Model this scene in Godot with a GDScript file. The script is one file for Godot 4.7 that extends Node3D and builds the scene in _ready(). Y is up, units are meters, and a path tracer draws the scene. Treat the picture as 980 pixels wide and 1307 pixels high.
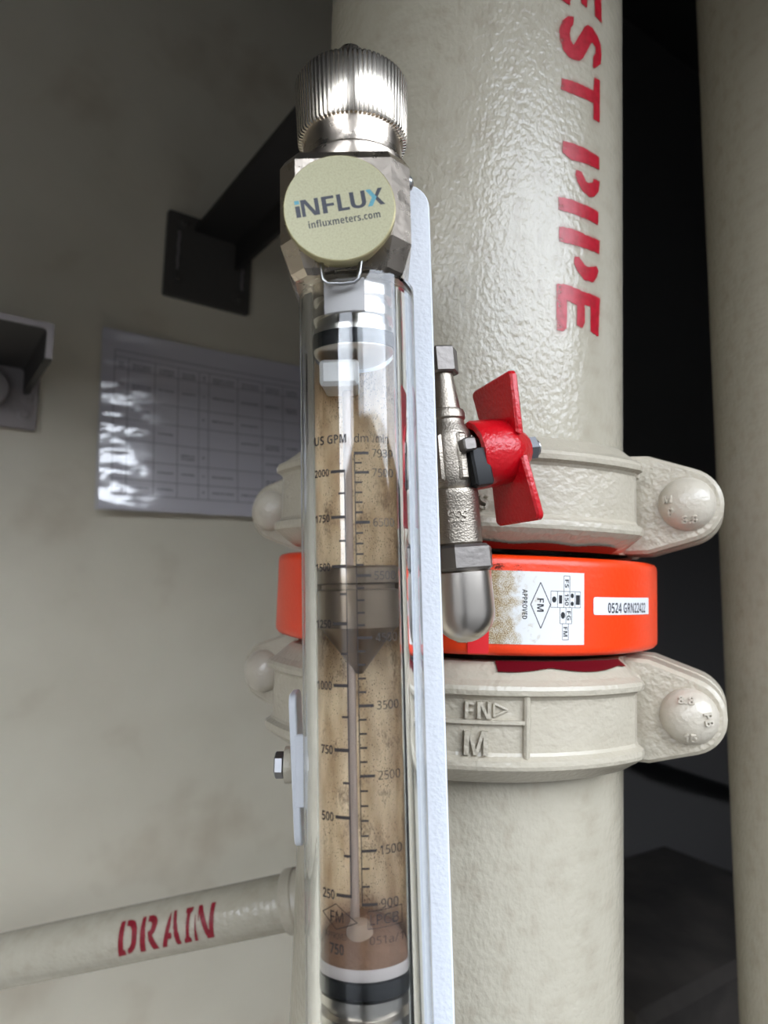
extends Node3D
# A flow meter, a small valve and grooved pipe couplings in a pump enclosure that is open on one side.
# World: y up, metres. The camera stands at (0, 1.4, 0). The enclosure is turned 34.1 degrees: its own axes are U along the wall, N out of the wall.

const ROOM_TURN := 34.1
const PIPE := Vector3(0.044, 0.0, -0.378)
const PIPE_R := 0.084
const COUPLING_TURN := -26.0
const BORE := Transform3D(Basis(), Vector3(-0.0004, 0, 0))
const TUBE_R := 0.0176

var M := {}
var fonts := {}
var glyphs := {}
var rng := RandomNumberGenerator.new()


# ------------------------------------------------------------------ naming
func tag(o: Node3D, label := "", category := "", group := "", kind := "") -> Node3D:
	if label: o.set_meta("label", label)
	if category: o.set_meta("category", category)
	if group: o.set_meta("group", group)
	if kind: o.set_meta("kind", kind)
	return o


func thing(called: String, at := Vector3.ZERO, rot := Vector3.ZERO) -> Node3D:
	var o := Node3D.new()
	o.name = called
	o.position = at
	o.rotation_degrees = rot
	add_child(o, true)
	return o


func obj(called: String, st: SurfaceTool, mat: Material, parent: Node, t := Transform3D()) -> MeshInstance3D:
	var o := MeshInstance3D.new()
	o.name = called
	o.mesh = st.commit()
	o.material_override = mat
	o.transform = t
	o.cast_shadow = GeometryInstance3D.SHADOW_CASTING_SETTING_ON
	parent.add_child(o, true)
	return o


func again(called: String, mesh: Mesh, mat: Material, parent: Node, t := Transform3D()) -> MeshInstance3D:
	var o := MeshInstance3D.new()
	o.name = called
	o.mesh = mesh
	o.material_override = mat
	o.transform = t
	parent.add_child(o, true)
	return o


# ------------------------------------------------------------------ mesh helpers
func mb() -> SurfaceTool:
	var st := SurfaceTool.new()
	st.begin(Mesh.PRIMITIVE_TRIANGLES)
	return st


func tri(st: SurfaceTool, p: Array, n: Array, uv: Array) -> void:
	var a: Vector3 = p[0]
	var b: Vector3 = p[1]
	var c: Vector3 = p[2]
	var g := (b - a).cross(c - a)
	if g.length_squared() < 1e-20: return
	var want: Vector3 = n[0] + n[1] + n[2]
	var order := [0, 1, 2] if g.dot(want) < 0.0 else [0, 2, 1]   # front faces run clockwise
	for i in order:
		st.set_normal(n[i])
		st.set_uv(uv[i])
		st.add_vertex(p[i])


func quad(st: SurfaceTool, p: Array, n: Array, uv: Array) -> void:
	tri(st, [p[0], p[1], p[2]], [n[0], n[1], n[2]], [uv[0], uv[1], uv[2]])
	tri(st, [p[0], p[2], p[3]], [n[0], n[2], n[3]], [uv[0], uv[2], uv[3]])


# a profile of (radius, height) turned about y; angle 0 looks along +z, 90 degrees along +x
func lathe(st: SurfaceTool, prof: Array, segs := 48, a0 := 0.0, a1 := 360.0, inward := false, t := Transform3D(), ridges := 0) -> void:
	var m := prof.size()
	var seg_n := []
	var run := [0.0]
	for i in m - 1:
		var d: Vector2 = prof[i + 1] - prof[i]
		var nn := Vector2(d.y, -d.x).normalized()
		if inward: nn = -nn
		seg_n.append(nn)
		run.append(run[i] + d.length())
	var flip := 1.0
	for i in m - 1:
		var n0: Vector2 = seg_n[i]
		var n1: Vector2 = seg_n[i]
		if i > 0 and n0.dot(seg_n[i - 1]) > 0.8: n0 = (n0 + seg_n[i - 1]).normalized()
		if i < m - 2 and n1.dot(seg_n[i + 1]) > 0.8: n1 = (n1 + seg_n[i + 1]).normalized()
		var p0: Vector2 = prof[i]
		var p1: Vector2 = prof[i + 1]
		for k in segs:
			var ta := deg_to_rad(lerpf(a0, a1, float(k) / segs))
			var tb := deg_to_rad(lerpf(a0, a1, float(k + 1) / segs))
			var da := Vector3(sin(ta), 0, cos(ta))
			var db := Vector3(sin(tb), 0, cos(tb))
			var ka := 0.0
			var kb := 0.0
			if ridges > 0:               # straight knurling: a narrow groove after each ridge
				ka = 0.0 if fposmod(ta * ridges / TAU + 0.05, 1.0) < 0.60 else -0.0011
				kb = 0.0 if fposmod(tb * ridges / TAU + 0.05, 1.0) < 0.60 else -0.0011
			var fa := func(q: Vector2, d: Vector3, w: float) -> Vector3: return t * (d * (q.x + w) + Vector3(0, q.y, 0))
			var fn := func(q: Vector2, d: Vector3) -> Vector3: return (t.basis * (d * q.x + Vector3(0, q.y, 0))).normalized() * flip
			quad(st, [fa.call(p0, da, ka), fa.call(p0, db, kb), fa.call(p1, db, kb), fa.call(p1, da, ka)],
				[fn.call(n0, da), fn.call(n0, db), fn.call(n1, db), fn.call(n1, da)],
				[Vector2(ta, run[i]), Vector2(tb, run[i]), Vector2(tb, run[i + 1]), Vector2(ta, run[i + 1])])


func lathed(prof: Array, segs := 48, t := Transform3D()) -> SurfaceTool:
	var st := mb()
	lathe(st, prof, segs, 0.0, 360.0, false, t)
	return st


# a flat outline in x, y given thickness along z (from z0 to z1) with bevelled rims
func prism(st: SurfaceTool, poly: PackedVector2Array, z0: float, z1: float, bev := 0.0, t := Transform3D(), smooth := true) -> void:
	if Geometry2D.is_polygon_clockwise(poly):
		poly = poly.duplicate()
		poly.reverse()
	var n := poly.size()
	var edge_n := []
	for i in n:
		var e := (poly[(i + 1) % n] - poly[i]).normalized()
		edge_n.append(Vector2(e.y, -e.x))
	var inner := PackedVector2Array()
	var vn := []
	for i in n:
		var a: Vector2 = edge_n[(i + n - 1) % n]
		var b: Vector2 = edge_n[i]
		var s := (a + b).normalized()
		inner.append(poly[i] - s * bev / maxf(0.35, s.dot(b)))
		vn.append([a, b])
	var X := t.basis
	var at := func(q: Vector2, z: float) -> Vector3: return t * Vector3(q.x, q.y, z)
	var dir := func(q: Vector2, z: float) -> Vector3: return (X * Vector3(q.x, q.y, z)).normalized()
	for i in n:
		var j := (i + 1) % n
		var ni: Vector2 = edge_n[i]
		var nj: Vector2 = edge_n[i]
		if smooth:
			if vn[i][0].dot(vn[i][1]) > 0.75: ni = (vn[i][0] + vn[i][1]).normalized()
			if vn[j][0].dot(vn[j][1]) > 0.75: nj = (vn[j][0] + vn[j][1]).normalized()
		var l := (poly[j] - poly[i]).length()
		quad(st, [at.call(poly[i], z0 + bev), at.call(poly[j], z0 + bev), at.call(poly[j], z1 - bev), at.call(poly[i], z1 - bev)],
			[dir.call(ni, 0), dir.call(nj, 0), dir.call(nj, 0), dir.call(ni, 0)],
			[Vector2(0, z0), Vector2(l, z0), Vector2(l, z1), Vector2(0, z1)])
		if bev > 0.0:
			for side in [[z1 - bev, z1, 1.0], [z0 + bev, z0, -1.0]]:
				quad(st, [at.call(poly[i], side[0]), at.call(poly[j], side[0]), at.call(inner[j], side[1]), at.call(inner[i], side[1])],
					[dir.call(ni, side[2]), dir.call(nj, side[2]), dir.call(nj, side[2]), dir.call(ni, side[2])],
					[poly[i], poly[j], inner[j], inner[i]])
	var cap := inner if bev > 0.0 else poly
	var idx := Geometry2D.triangulate_polygon(cap)
	for k in range(0, idx.size(), 3):
		for side in [[z1, 1.0], [z0, -1.0]]:
			var p := []
			var u := []
			for q in 3:
				p.append(at.call(cap[idx[k + q]], side[0]))
				u.append(cap[idx[k + q]])
			var nn: Vector3 = dir.call(Vector2.ZERO, side[1])
			tri(st, p, [nn, nn, nn], u)


func rrect(x0: float, y0: float, x1: float, y1: float, r: float, k := 5) -> PackedVector2Array:
	var out := PackedVector2Array()
	for c in [[x1 - r, y1 - r, 0.0], [x0 + r, y1 - r, 90.0], [x0 + r, y0 + r, 180.0], [x1 - r, y0 + r, 270.0]]:
		for i in k + 1:
			var a := deg_to_rad(c[2] + 90.0 * i / k)
			out.append(Vector2(c[0] + r * cos(a), c[1] + r * sin(a)))
	return out


func box(st: SurfaceTool, lo: Vector3, hi: Vector3, bev := 0.0, t := Transform3D()) -> void:
	prism(st, PackedVector2Array([Vector2(lo.x, lo.y), Vector2(hi.x, lo.y), Vector2(hi.x, hi.y), Vector2(lo.x, hi.y)]) if bev <= 0.0 else rrect(lo.x, lo.y, hi.x, hi.y, bev, 2), lo.z, hi.z, bev, t)


func ngon(r: float, n: int, turn := 0.0) -> PackedVector2Array:
	var out := PackedVector2Array()
	for i in n:
		var a := deg_to_rad(turn) + TAU * i / n
		out.append(Vector2(r * cos(a), r * sin(a)))
	return out


func tube(st: SurfaceTool, path: Array, r: float, segs := 10, capped := true) -> void:
	var up := Vector3(0.13, 0.97, 0.21)
	var rings := []
	for i in path.size():
		var d: Vector3 = (path[mini(i + 1, path.size() - 1)] - path[maxi(i - 1, 0)]).normalized()
		if absf(d.dot(up)) > 0.95: up = Vector3(0.9, 0.2, 0.3)
		var s := d.cross(up).normalized()
		var w := s.cross(d).normalized()
		up = w
		var ring := []
		for k in segs:
			var a := TAU * k / segs
			ring.append(s * cos(a) + w * sin(a))
		rings.append(ring)
	for i in path.size() - 1:
		for k in segs:
			var j := (k + 1) % segs
			quad(st, [path[i] + rings[i][k] * r, path[i] + rings[i][j] * r, path[i + 1] + rings[i + 1][j] * r, path[i + 1] + rings[i + 1][k] * r],
				[rings[i][k], rings[i][j], rings[i + 1][j], rings[i + 1][k]],
				[Vector2(float(k) / segs, i), Vector2(float(k + 1) / segs, i), Vector2(float(k + 1) / segs, i + 1), Vector2(float(k) / segs, i + 1)])
	if capped:
		for e in [[0, 1], [path.size() - 1, path.size() - 2]]:
			var n: Vector3 = (path[e[0]] - path[e[1]]).normalized()
			for k in segs:
				tri(st, [path[e[0]], path[e[0]] + rings[e[0]][k] * r, path[e[0]] + rings[e[0]][(k + 1) % segs] * r], [n, n, n], [Vector2(), Vector2(), Vector2()])


# a patch of a cylinder about y, for prints and labels that follow a pipe: u runs with the angle, v from the top down
func patch(st: SurfaceTool, r: float, y0: float, y1: float, a0: float, a1: float, segs := 24, rows := 1) -> void:
	for k in segs:
		for j in rows:
			var u0 := float(k) / segs
			var u1 := float(k + 1) / segs
			var v0 := float(j) / rows
			var v1 := float(j + 1) / rows
			var d0 := Vector3(sin(deg_to_rad(lerpf(a0, a1, u0))), 0, cos(deg_to_rad(lerpf(a0, a1, u0))))
			var d1 := Vector3(sin(deg_to_rad(lerpf(a0, a1, u1))), 0, cos(deg_to_rad(lerpf(a0, a1, u1))))
			var ya := Vector3(0, lerpf(y1, y0, v0), 0)
			var yb := Vector3(0, lerpf(y1, y0, v1), 0)
			quad(st, [d0 * r + ya, d1 * r + ya, d1 * r + yb, d0 * r + yb], [d0, d1, d1, d0], [Vector2(u0, v0), Vector2(u1, v0), Vector2(u1, v1), Vector2(u0, v1)])


# turns a shape whose axis is y so that the axis runs along d
func along(d: Vector3, at := Vector3.ZERO, hint := Vector3(0, 0, 1)) -> Transform3D:
	var y := d.normalized()
	var x := y.cross(hint)
	if x.length() < 0.01: x = y.cross(Vector3(1, 0, 0))
	x = x.normalized()
	return Transform3D(Basis(x, y, x.cross(y)), at)


# ------------------------------------------------------------------ ink: lettering and marks drawn into images
func font(bold := true) -> Font:
	if not fonts.has(bold):
		var f := SystemFont.new()
		f.font_names = PackedStringArray(["Droid Sans"])
		f.font_weight = 700 if bold else 400
		fonts[bold] = f
	return fonts[bold]


func text_tris(s: String, bold: bool) -> Array:
	var key := s + str(bold)
	if not glyphs.has(key):
		var m := TextMesh.new()
		m.text = s
		m.font = font(bold)
		m.font_size = 64
		m.pixel_size = 1.0 / 46.0        # capitals come out about one unit high
		m.depth = 0.0
		m.curve_step = 3.0
		var a := m.get_mesh_arrays()
		var v: PackedVector3Array = a[Mesh.ARRAY_VERTEX]
		var lo := Vector3(INF, INF, 0)
		var hi := Vector3(-INF, -INF, 0)
		for p in v:
			lo = lo.min(p)
			hi = hi.max(p)
		var idx: PackedInt32Array = a[Mesh.ARRAY_INDEX] if a[Mesh.ARRAY_INDEX] != null else PackedInt32Array(range(v.size()))
		var out := PackedVector2Array()
		for i in idx: out.append(Vector2(v[i].x - (lo.x + hi.x) / 2, v[i].y - (lo.y + hi.y) / 2))
		glyphs[key] = [out, hi.x - lo.x, hi.y - lo.y]
	return glyphs[key]


func fill(img: Image, p: PackedVector2Array, c: Color) -> void:
	var lo := INF
	var hi := -INF
	for q in p:
		lo = minf(lo, q.y)
		hi = maxf(hi, q.y)
	for y in range(maxi(0, floori(lo)), mini(img.get_height() - 1, ceili(hi)) + 1):
		var yc := y + 0.5
		var xs := []
		for i in p.size():
			var a := p[i]
			var b := p[(i + 1) % p.size()]
			if (a.y <= yc) != (b.y <= yc): xs.append(a.x + (yc - a.y) / (b.y - a.y) * (b.x - a.x))
		xs.sort()
		for i in range(0, xs.size() - 1, 2):
			var x0 := roundi(xs[i])
			var x1 := roundi(xs[i + 1])
			if x1 > x0: img.fill_rect(Rect2i(x0, y, x1 - x0, 1), c)


func stroke(img: Image, a: Vector2, b: Vector2, w: float, c: Color) -> void:
	var n := (b - a).normalized().orthogonal() * w / 2
	fill(img, PackedVector2Array([a + n, b + n, b - n, a - n]), c)


func outline(img: Image, p: Array, w: float, c: Color) -> void:
	for i in p.size(): stroke(img, p[i], p[(i + 1) % p.size()], w, c)


# text with its middle at «at», its bounding height h and width w (0: as the font has it), turned by deg clockwise
func write(img: Image, s: String, at: Vector2, h: float, c: Color, bold := true, w := 0.0, deg := 0.0, slant := 0.0) -> void:
	var g := text_tris(s, bold)
	var v: PackedVector2Array = g[0]
	var ky: float = h / g[2]
	var kx: float = w / g[1] if w > 0.0 else ky
	var turn := Transform2D(deg_to_rad(deg), Vector2.ZERO)
	for i in range(0, v.size(), 3):
		var p := PackedVector2Array()
		for k in 3:
			var q := v[i + k]
			p.append(at + turn * Vector2(q.x * kx + slant * q.y * ky, -q.y * ky))
		fill(img, p, c)


func ell(img: Image, at: Vector2, rx: float, ry: float, c: Color) -> void:
	var p := PackedVector2Array()
	for i in 24: p.append(at + Vector2(rx * cos(TAU * i / 24), ry * sin(TAU * i / 24)))
	fill(img, p, c)


func canvas(w: int, h: int, c: Color) -> Image:
	var i := Image.create_empty(w, h, false, Image.FORMAT_RGBA8)
	i.fill(c)
	return i


func halved(img: Image) -> ImageTexture:
	img.resize(img.get_width() / 2, img.get_height() / 2, Image.INTERPOLATE_TRILINEAR if false else Image.INTERPOLATE_BILINEAR)
	return ImageTexture.create_from_image(img)


func noise(freq: float, octaves := 3, s := 1, type := FastNoiseLite.TYPE_SIMPLEX_SMOOTH) -> FastNoiseLite:
	var n := FastNoiseLite.new()
	n.noise_type = type
	n.frequency = freq
	n.fractal_octaves = octaves
	n.seed = s
	return n


func noise_tex(freq: float, size := 512, octaves := 3, s := 1, normal := 0.0, ramp: Gradient = null) -> NoiseTexture2D:
	var t := NoiseTexture2D.new()
	t.width = size
	t.height = size
	t.seamless = true
	t.noise = noise(freq, octaves, s)
	if normal > 0.0:
		t.as_normal_map = true
		t.bump_strength = normal
	if ramp: t.color_ramp = ramp
	return t


func ramp(stops: Array) -> Gradient:
	var g := Gradient.new()
	var o := PackedFloat32Array()
	var c := PackedColorArray()
	for s in stops:
		o.append(s[0])
		c.append(s[1])
	g.offsets = o
	g.colors = c
	return g


# ------------------------------------------------------------------ materials
func mat(called: String, c: Color, rough := 0.5, metal := 0.0) -> StandardMaterial3D:
	var m := StandardMaterial3D.new()
	m.resource_name = called
	m.albedo_color = c
	m.roughness = rough
	m.metallic = metal
	M[called] = m
	return m


func bump(m: StandardMaterial3D, tex: Texture2D, scale: float, tiles: float) -> void:
	m.heightmap_enabled = true
	m.heightmap_texture = tex
	m.heightmap_scale = scale
	m.uv1_triplanar = true
	m.uv1_scale = Vector3.ONE * tiles


func print_mat(called: String, tex: Texture2D, rough := 0.5, clear := true) -> StandardMaterial3D:
	var m := mat(called, Color.WHITE, rough)
	m.albedo_texture = tex
	m.texture_repeat = false
	if clear: m.transparency = BaseMaterial3D.TRANSPARENCY_ALPHA
	return m


func materials() -> void:
	var peel := noise_tex(0.022, 512, 3, 3)
	var fine := noise_tex(0.06, 512, 3, 5)
	var blotch := noise_tex(0.006, 512, 5, 8, 0.0, ramp([[0.0, Color(0.93, 0.92, 0.91)], [0.4, Color(0.98, 0.98, 0.975)], [1.0, Color(1, 1, 1)]]))
	var m := mat("pipe_paint", Color(0.685, 0.655, 0.585), 0.22)
	bump(m, peel, 0.032, 16.0)
	m.uv1_scale = Vector3(26.0, 18.0, 26.0)
	m.albedo_texture = blotch
	m = mat("cast_paint", Color(0.695, 0.66, 0.59), 0.33)
	bump(m, fine, 0.05, 9.0)
	m.albedo_texture = blotch
	m = mat("bolt_paint", Color(0.72, 0.685, 0.62), 0.3)
	bump(m, fine, 0.03, 11.0)
	m = mat("wall_paint", Color(0.88, 0.845, 0.76), 0.42)
	bump(m, noise_tex(0.008, 512, 4, 11), 0.12, 2.0)
	m.albedo_texture = noise_tex(0.005, 512, 5, 21, 0.0, ramp([[0.0, Color(0.90, 0.88, 0.86)], [0.35, Color(0.97, 0.965, 0.96)], [1.0, Color(1, 1, 1)]]))
	mat("back_wall_shade", Color(0.34, 0.33, 0.325), 0.85)  # shade between the pipes put into the wall colour
	bump(M.back_wall_shade, noise_tex(0.006, 256, 4, 15), 0.4, 1.0)
	m = mat("dark_wall", Color(0.13, 0.13, 0.13), 0.85)  # dark so that the unseen panels bounce little light
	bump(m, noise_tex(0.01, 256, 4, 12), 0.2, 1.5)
	mat("concrete", Color(0.42, 0.40, 0.38), 0.9)
	bump(M.concrete, noise_tex(0.02, 256, 4, 13), 0.15, 2.0)
	mat("dark_concrete", Color(0.30, 0.275, 0.25), 0.9)
	bump(M.dark_concrete, noise_tex(0.012, 256, 4, 19), 0.4, 2.5)
	M.dark_concrete.albedo_texture = noise_tex(0.008, 256, 4, 20, 0.0, ramp([[0.0, Color(0.5, 0.5, 0.5)], [1.0, Color(1, 1, 1)]]))
	mat("ground", Color(0.17, 0.165, 0.16), 0.9)  # dark to keep bounce light off the upper wall
	bump(M.ground, noise_tex(0.02, 256, 4, 14), 0.3, 0.8)
	m = mat("white_powder", Color(0.83, 0.84, 0.855), 0.5)
	bump(m, fine, 0.012, 14.0)
	m = mat("nickel", Color(0.74, 0.695, 0.64), 0.28, 1.0)
	bump(m, noise_tex(0.03, 256, 3, 31), 0.008, 25.0)
	m.roughness_texture = noise_tex(0.02, 256, 4, 32, 0.0, ramp([[0.0, Color(0.7, 0.7, 0.7)], [1.0, Color(1.6, 1.6, 1.6)]]))
	m = mat("cast_nickel", Color(0.62, 0.585, 0.535), 0.40, 1.0)
	bump(m, noise_tex(0.10, 512, 3, 33), 0.012, 22.0)
	m = mat("grey_nickel", Color(0.50, 0.48, 0.46), 0.5, 1.0)
	bump(m, noise_tex(0.05, 256, 3, 36), 0.012, 22.0)
	mat("chrome", Color(0.80, 0.77, 0.73), 0.16, 1.0)
	bump(M.chrome, noise_tex(0.01, 256, 3, 34), 0.015, 20.0)
	m = mat("cap_nickel", Color(0.88, 0.84, 0.78), 0.25, 1.0)
	mat("stained_steel", Color(0.52, 0.45, 0.38), 0.38, 0.75)
	mat("stained_rod", Color(0.60, 0.51, 0.45), 0.5, 0.1)
	mat("stained_white", Color(0.74, 0.69, 0.66), 0.5)
	mat("pale_silt", Color(0.60, 0.50, 0.42), 0.8)
	mat("silt", Color(0.47, 0.34, 0.25), 0.9)
	bump(M.silt, noise_tex(0.06, 256, 3, 44), 0.05, 30.0)
	m = mat("satin_chrome", Color(0.80, 0.77, 0.73), 0.30, 1.0)
	mat("steel", Color(0.66, 0.66, 0.66), 0.3, 1.0)
	mat("bolt_steel", Color(0.60, 0.60, 0.61), 0.4, 1.0)
	mat("galvanised", Color(0.62, 0.59, 0.58), 0.55, 0.7)
	bump(M.galvanised, noise_tex(0.03, 256, 3, 35), 0.03, 10.0)
	mat("dark_steel", Color(0.30, 0.285, 0.265), 0.5)
	bump(M.dark_steel, noise_tex(0.03, 256, 3, 37), 0.03, 10.0)
	mat("dark_arm", Color(0.16, 0.15, 0.145), 0.5)  # even dark tone of the bracket arms
	mat("black_inside", Color(0.06, 0.06, 0.06), 0.6)
	mat("rubber", Color(0.045, 0.045, 0.05), 0.5)
	mat("white_plastic", Color(0.86, 0.84, 0.82), 0.4)
	mat("frosted", Color(0.62, 0.61, 0.60), 0.6)
	m = mat("red_paint", Color(0.70, 0.02, 0.075), 0.33)
	bump(m, fine, 0.03, 14.0)
	mat("orange", Color(0.90, 0.235, 0.045), 0.36)
	bump(M.orange, fine, 0.012, 12.0)
	mat("maroon", Color(0.36, 0.03, 0.08), 0.35)
	mat("red_tape", Color(0.85, 0.12, 0.14), 0.4)
	m = mat("clear_acrylic", Color(1, 1, 1, 0.0), 0.03)
	m.transparency = BaseMaterial3D.TRANSPARENCY_ALPHA
	m.refraction_enabled = true
	m.refraction_scale = 0.049
	m.albedo_color = Color(0.97, 0.98, 0.98, 0.0)


# ------------------------------------------------------------------ the scene
func _ready() -> void:
	rng.seed = 7
	# camera
	var cam := Camera3D.new()
	cam.name = "camera"
	add_child(cam)
	var lens := CameraAttributesPhysical.new()
	lens.frustum_focal_length = 15.99
	lens.frustum_focus_distance = 0.235
	lens.exposure_aperture = 9.0
	cam.attributes = lens
	cam.fov = 73.76
	cam.near = 0.01
	cam.position = Vector3(0, 1.4, 0)
	cam.rotation_degrees = Vector3(5.4946, 0, 1.8354)
	# sky and exposure: bright overcast daylight that enters through the open side
	var env := Environment.new()
	env.background_mode = Environment.BG_SKY
	var sky := Sky.new()
	var sm := ProceduralSkyMaterial.new()
	sm.sky_top_color = Color(0.90, 0.94, 1.0)
	sm.sky_horizon_color = Color(1.0, 1.0, 1.0)
	sm.ground_bottom_color = Color(0.42, 0.40, 0.37)
	sm.ground_horizon_color = Color(0.55, 0.53, 0.50)
	sm.sun_angle_max = 1.0
	sky.sky_material = sm
	env.sky = sky
	env.background_energy_multiplier = 1.0
	env.tonemap_mode = Environment.TONE_MAPPER_LINEAR
	env.tonemap_exposure = 10.0
	env.sdfgi_enabled = true
	env.ssao_enabled = true
	env.ssil_enabled = true
	var we := WorldEnvironment.new()
	we.name = "environment"
	we.environment = env
	add_child(we)

	materials()
	setting()
	pipes()
	couplings()
	ring()
	meter()
	mount()
	valve()
	brackets()
	notice()


const HOSE := [[0.80, 1.26], [0.95, 1.17], [1.10, 1.10], [1.15, 1.073], [1.21, 1.047], [1.31, 1.015], [1.44, 0.975], [1.62, 0.92], [1.85, 0.7], [1.98, 0.4], [2.02, 0.017]]


func room() -> Transform3D:
	var b := Basis(Vector3.UP, deg_to_rad(ROOM_TURN))
	return Transform3D(b, -0.84 * b.z)


func setting() -> void:
	var t := room()
	var slabs := [
		["wall_left", "wall_paint", Vector3(-1.3, 0, -0.05), Vector3(0.62, 2.6, 0)],
		["wall_back", "back_wall_shade", Vector3(0.62, 0, -0.05), Vector3(2.3, 2.6, -0.003)],  # dark colour stands for the unlit depth behind the pipes
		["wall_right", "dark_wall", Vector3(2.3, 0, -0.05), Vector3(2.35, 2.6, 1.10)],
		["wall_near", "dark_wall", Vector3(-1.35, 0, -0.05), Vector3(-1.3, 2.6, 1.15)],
		["wall_front", "dark_wall", Vector3(0.64, 0, 1.10), Vector3(2.35, 2.6, 1.15)],  # unseen, placed to end the daylight on the right
		["trim_unseen_1", "dark_wall", Vector3(-1.3, 1.96, 1.10), Vector3(0.64, 2.6, 1.15)],  # unseen lintel, its height set to darken the upper wall
		["trim_added_2", "dark_wall", Vector3(-0.30, 0, 1.10), Vector3(-0.10, 1.96, 1.15)],  # added post, blocks daylight as someone behind the camera would
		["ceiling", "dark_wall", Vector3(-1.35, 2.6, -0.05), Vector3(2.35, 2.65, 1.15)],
		["floor", "concrete", Vector3(-1.35, -0.05, -0.05), Vector3(2.35, 0, 1.15)],
	]
	var words := {"wall_left": "taupe painted steel wall at the left behind the meter", "wall_back": "wall seen between the two big pipes, coloured dark for the shade there", "floor": "concrete floor of the enclosure", "ceiling": "unseen dark ceiling of the enclosure, keeps bounce light low"}
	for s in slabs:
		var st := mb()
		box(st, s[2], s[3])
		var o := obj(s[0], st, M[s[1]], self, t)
		tag(o, words.get(s[0], "unseen dark panel by the open side, placed to shape the daylight"), "wall" if s[0].begins_with("wall") else s[0].split("_")[0], "", "structure")
	var pl := thing("concrete_block")
	pl.transform = t * Transform3D(Basis(), Vector3(1.0, 0, 0.16))
	tag(pl, "dark stained concrete block low behind the two large pipes", "block")
	var pb := mb()
	box(pb, Vector3(-0.26, 0.0, -0.155), Vector3(0.25, 0.90, 0.16), 0.012)
	obj("block_body", pb, M.dark_concrete, pl)
	var ho := mb()
	var hose := []
	for q in HOSE: hose.append(Vector3(q[0], q[1], 0.016))
	tube(ho, hose, 0.016, 12)
	tag(obj("black_hose", ho, M.rubber, self, t), "black hose running behind the lower coupling's right bolt", "hose")
	var g := mb()
	box(g, Vector3(-50, -0.12, 1.15), Vector3(60, -0.02, 30))
	var far := mb()
	box(far, Vector3(-50, -0.02, 30.0), Vector3(60, 10.4, 31.0))  # unseen far wall, its height set to hide the low sky
	tag(obj("unseen_far_wall", far, M.ground, self, t), "unseen dark wall far outdoors, placed to block the low sky", "wall", "", "structure")
	tag(obj("ground", g, M.ground, self, t), "unseen ground outside the open side, kept dark to limit bounce light", "ground", "", "structure")


# a long painted pipe about its own y axis
func pipe_mesh(r: float, y0: float, y1: float, segs := 96) -> SurfaceTool:
	var st := mb()
	lathe(st, [Vector2(r, y0), Vector2(r, y1)], segs)
	return st


func pipes() -> void:
	# upper test pipe with its stencilled name
	var t := thing("test_pipe", PIPE + Vector3(0, 1.44, 0))
	tag(t, "large glossy taupe pipe with red stencilled letters above the orange ring", "pipe")
	var st := mb()
	lathe(st, [Vector2(0.078, 1.16), Vector2(PIPE_R, 1.16), Vector2(PIPE_R, -0.012), Vector2(0.078, -0.012)], 128)
	obj("pipe_wall", st, M.pipe_paint, t)
	st = mb()
	var y_top := 1.6823 + 0.030 - 1.44
	var y_bot := y_top - 0.200
	patch(st, PIPE_R + 0.0003, y_bot, y_top, 19.0, 19.0 + rad_to_deg(0.040 / PIPE_R), 24)
	tag(obj("stencil_lettering", st, stencil_test(), t), "red sprayed stencil letters reading TEST PIPE")
	# lower pipe
	t = thing("riser_pipe", PIPE + Vector3(0, 0.0, 0))
	tag(t, "large plain taupe pipe below the lower coupling, with the drain outlet", "pipe")
	st = mb()
	lathe(st, [Vector2(0.078, 1.352), Vector2(PIPE_R, 1.352), Vector2(PIPE_R, 0.0)], 128)
	obj("pipe_wall", st, M.pipe_paint, t)
	# drain
	var a := Vector3(-0.0503, 1.2048, -0.43)
	var b := Vector3(-0.2323, 1.1523, -0.455)
	var d := (b - a).normalized()
	var inn := a - d * 0.03
	st = mb()
	lathe(st, [Vector2(0.0, -0.02), Vector2(0.0170, -0.02), Vector2(0.0170, 0.0225), Vector2(0.0178, 0.0235), Vector2(0.0178, 0.0290), Vector2(0.0172, 0.0300), Vector2(0.0158, 0.0305)], 40, 0, 360, false, Transform3D(Basis(), PIPE * -1.0) * along(d, inn))
	tag(obj("outlet_collar", st, M.cast_paint, t), "raised welded collar where the drain joins")
	t = thing("drain_pipe", a)
	t.transform = along(d, a)
	tag(t, "thin sloping taupe pipe stencilled in red along the wall at lower left", "pipe")
	st = mb()
	lathe(st, [Vector2(0.0157, -0.01), Vector2(0.0157, 0.62)], 48)
	obj("pipe_wall", st, M.pipe_paint, t)
	drain_letters(t, a, d)
	# pipe at the right edge
	var p0 := Vector3(0.3345, 1.05, -0.4675)
	var p1 := Vector3(0.3177, 1.88, -0.4793)
	d = (p1 - p0).normalized()
	t = thing("side_pipe", p0)
	t.transform = along(d, p0 - d * 1.05)
	tag(t, "plain taupe pipe at the far right, out of focus behind the couplings", "pipe")
	st = mb()
	lathe(st, [Vector2(0.084, 0.0), Vector2(0.084, 2.6)], 96)
	obj("pipe_wall", st, M.pipe_paint, t)


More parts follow.
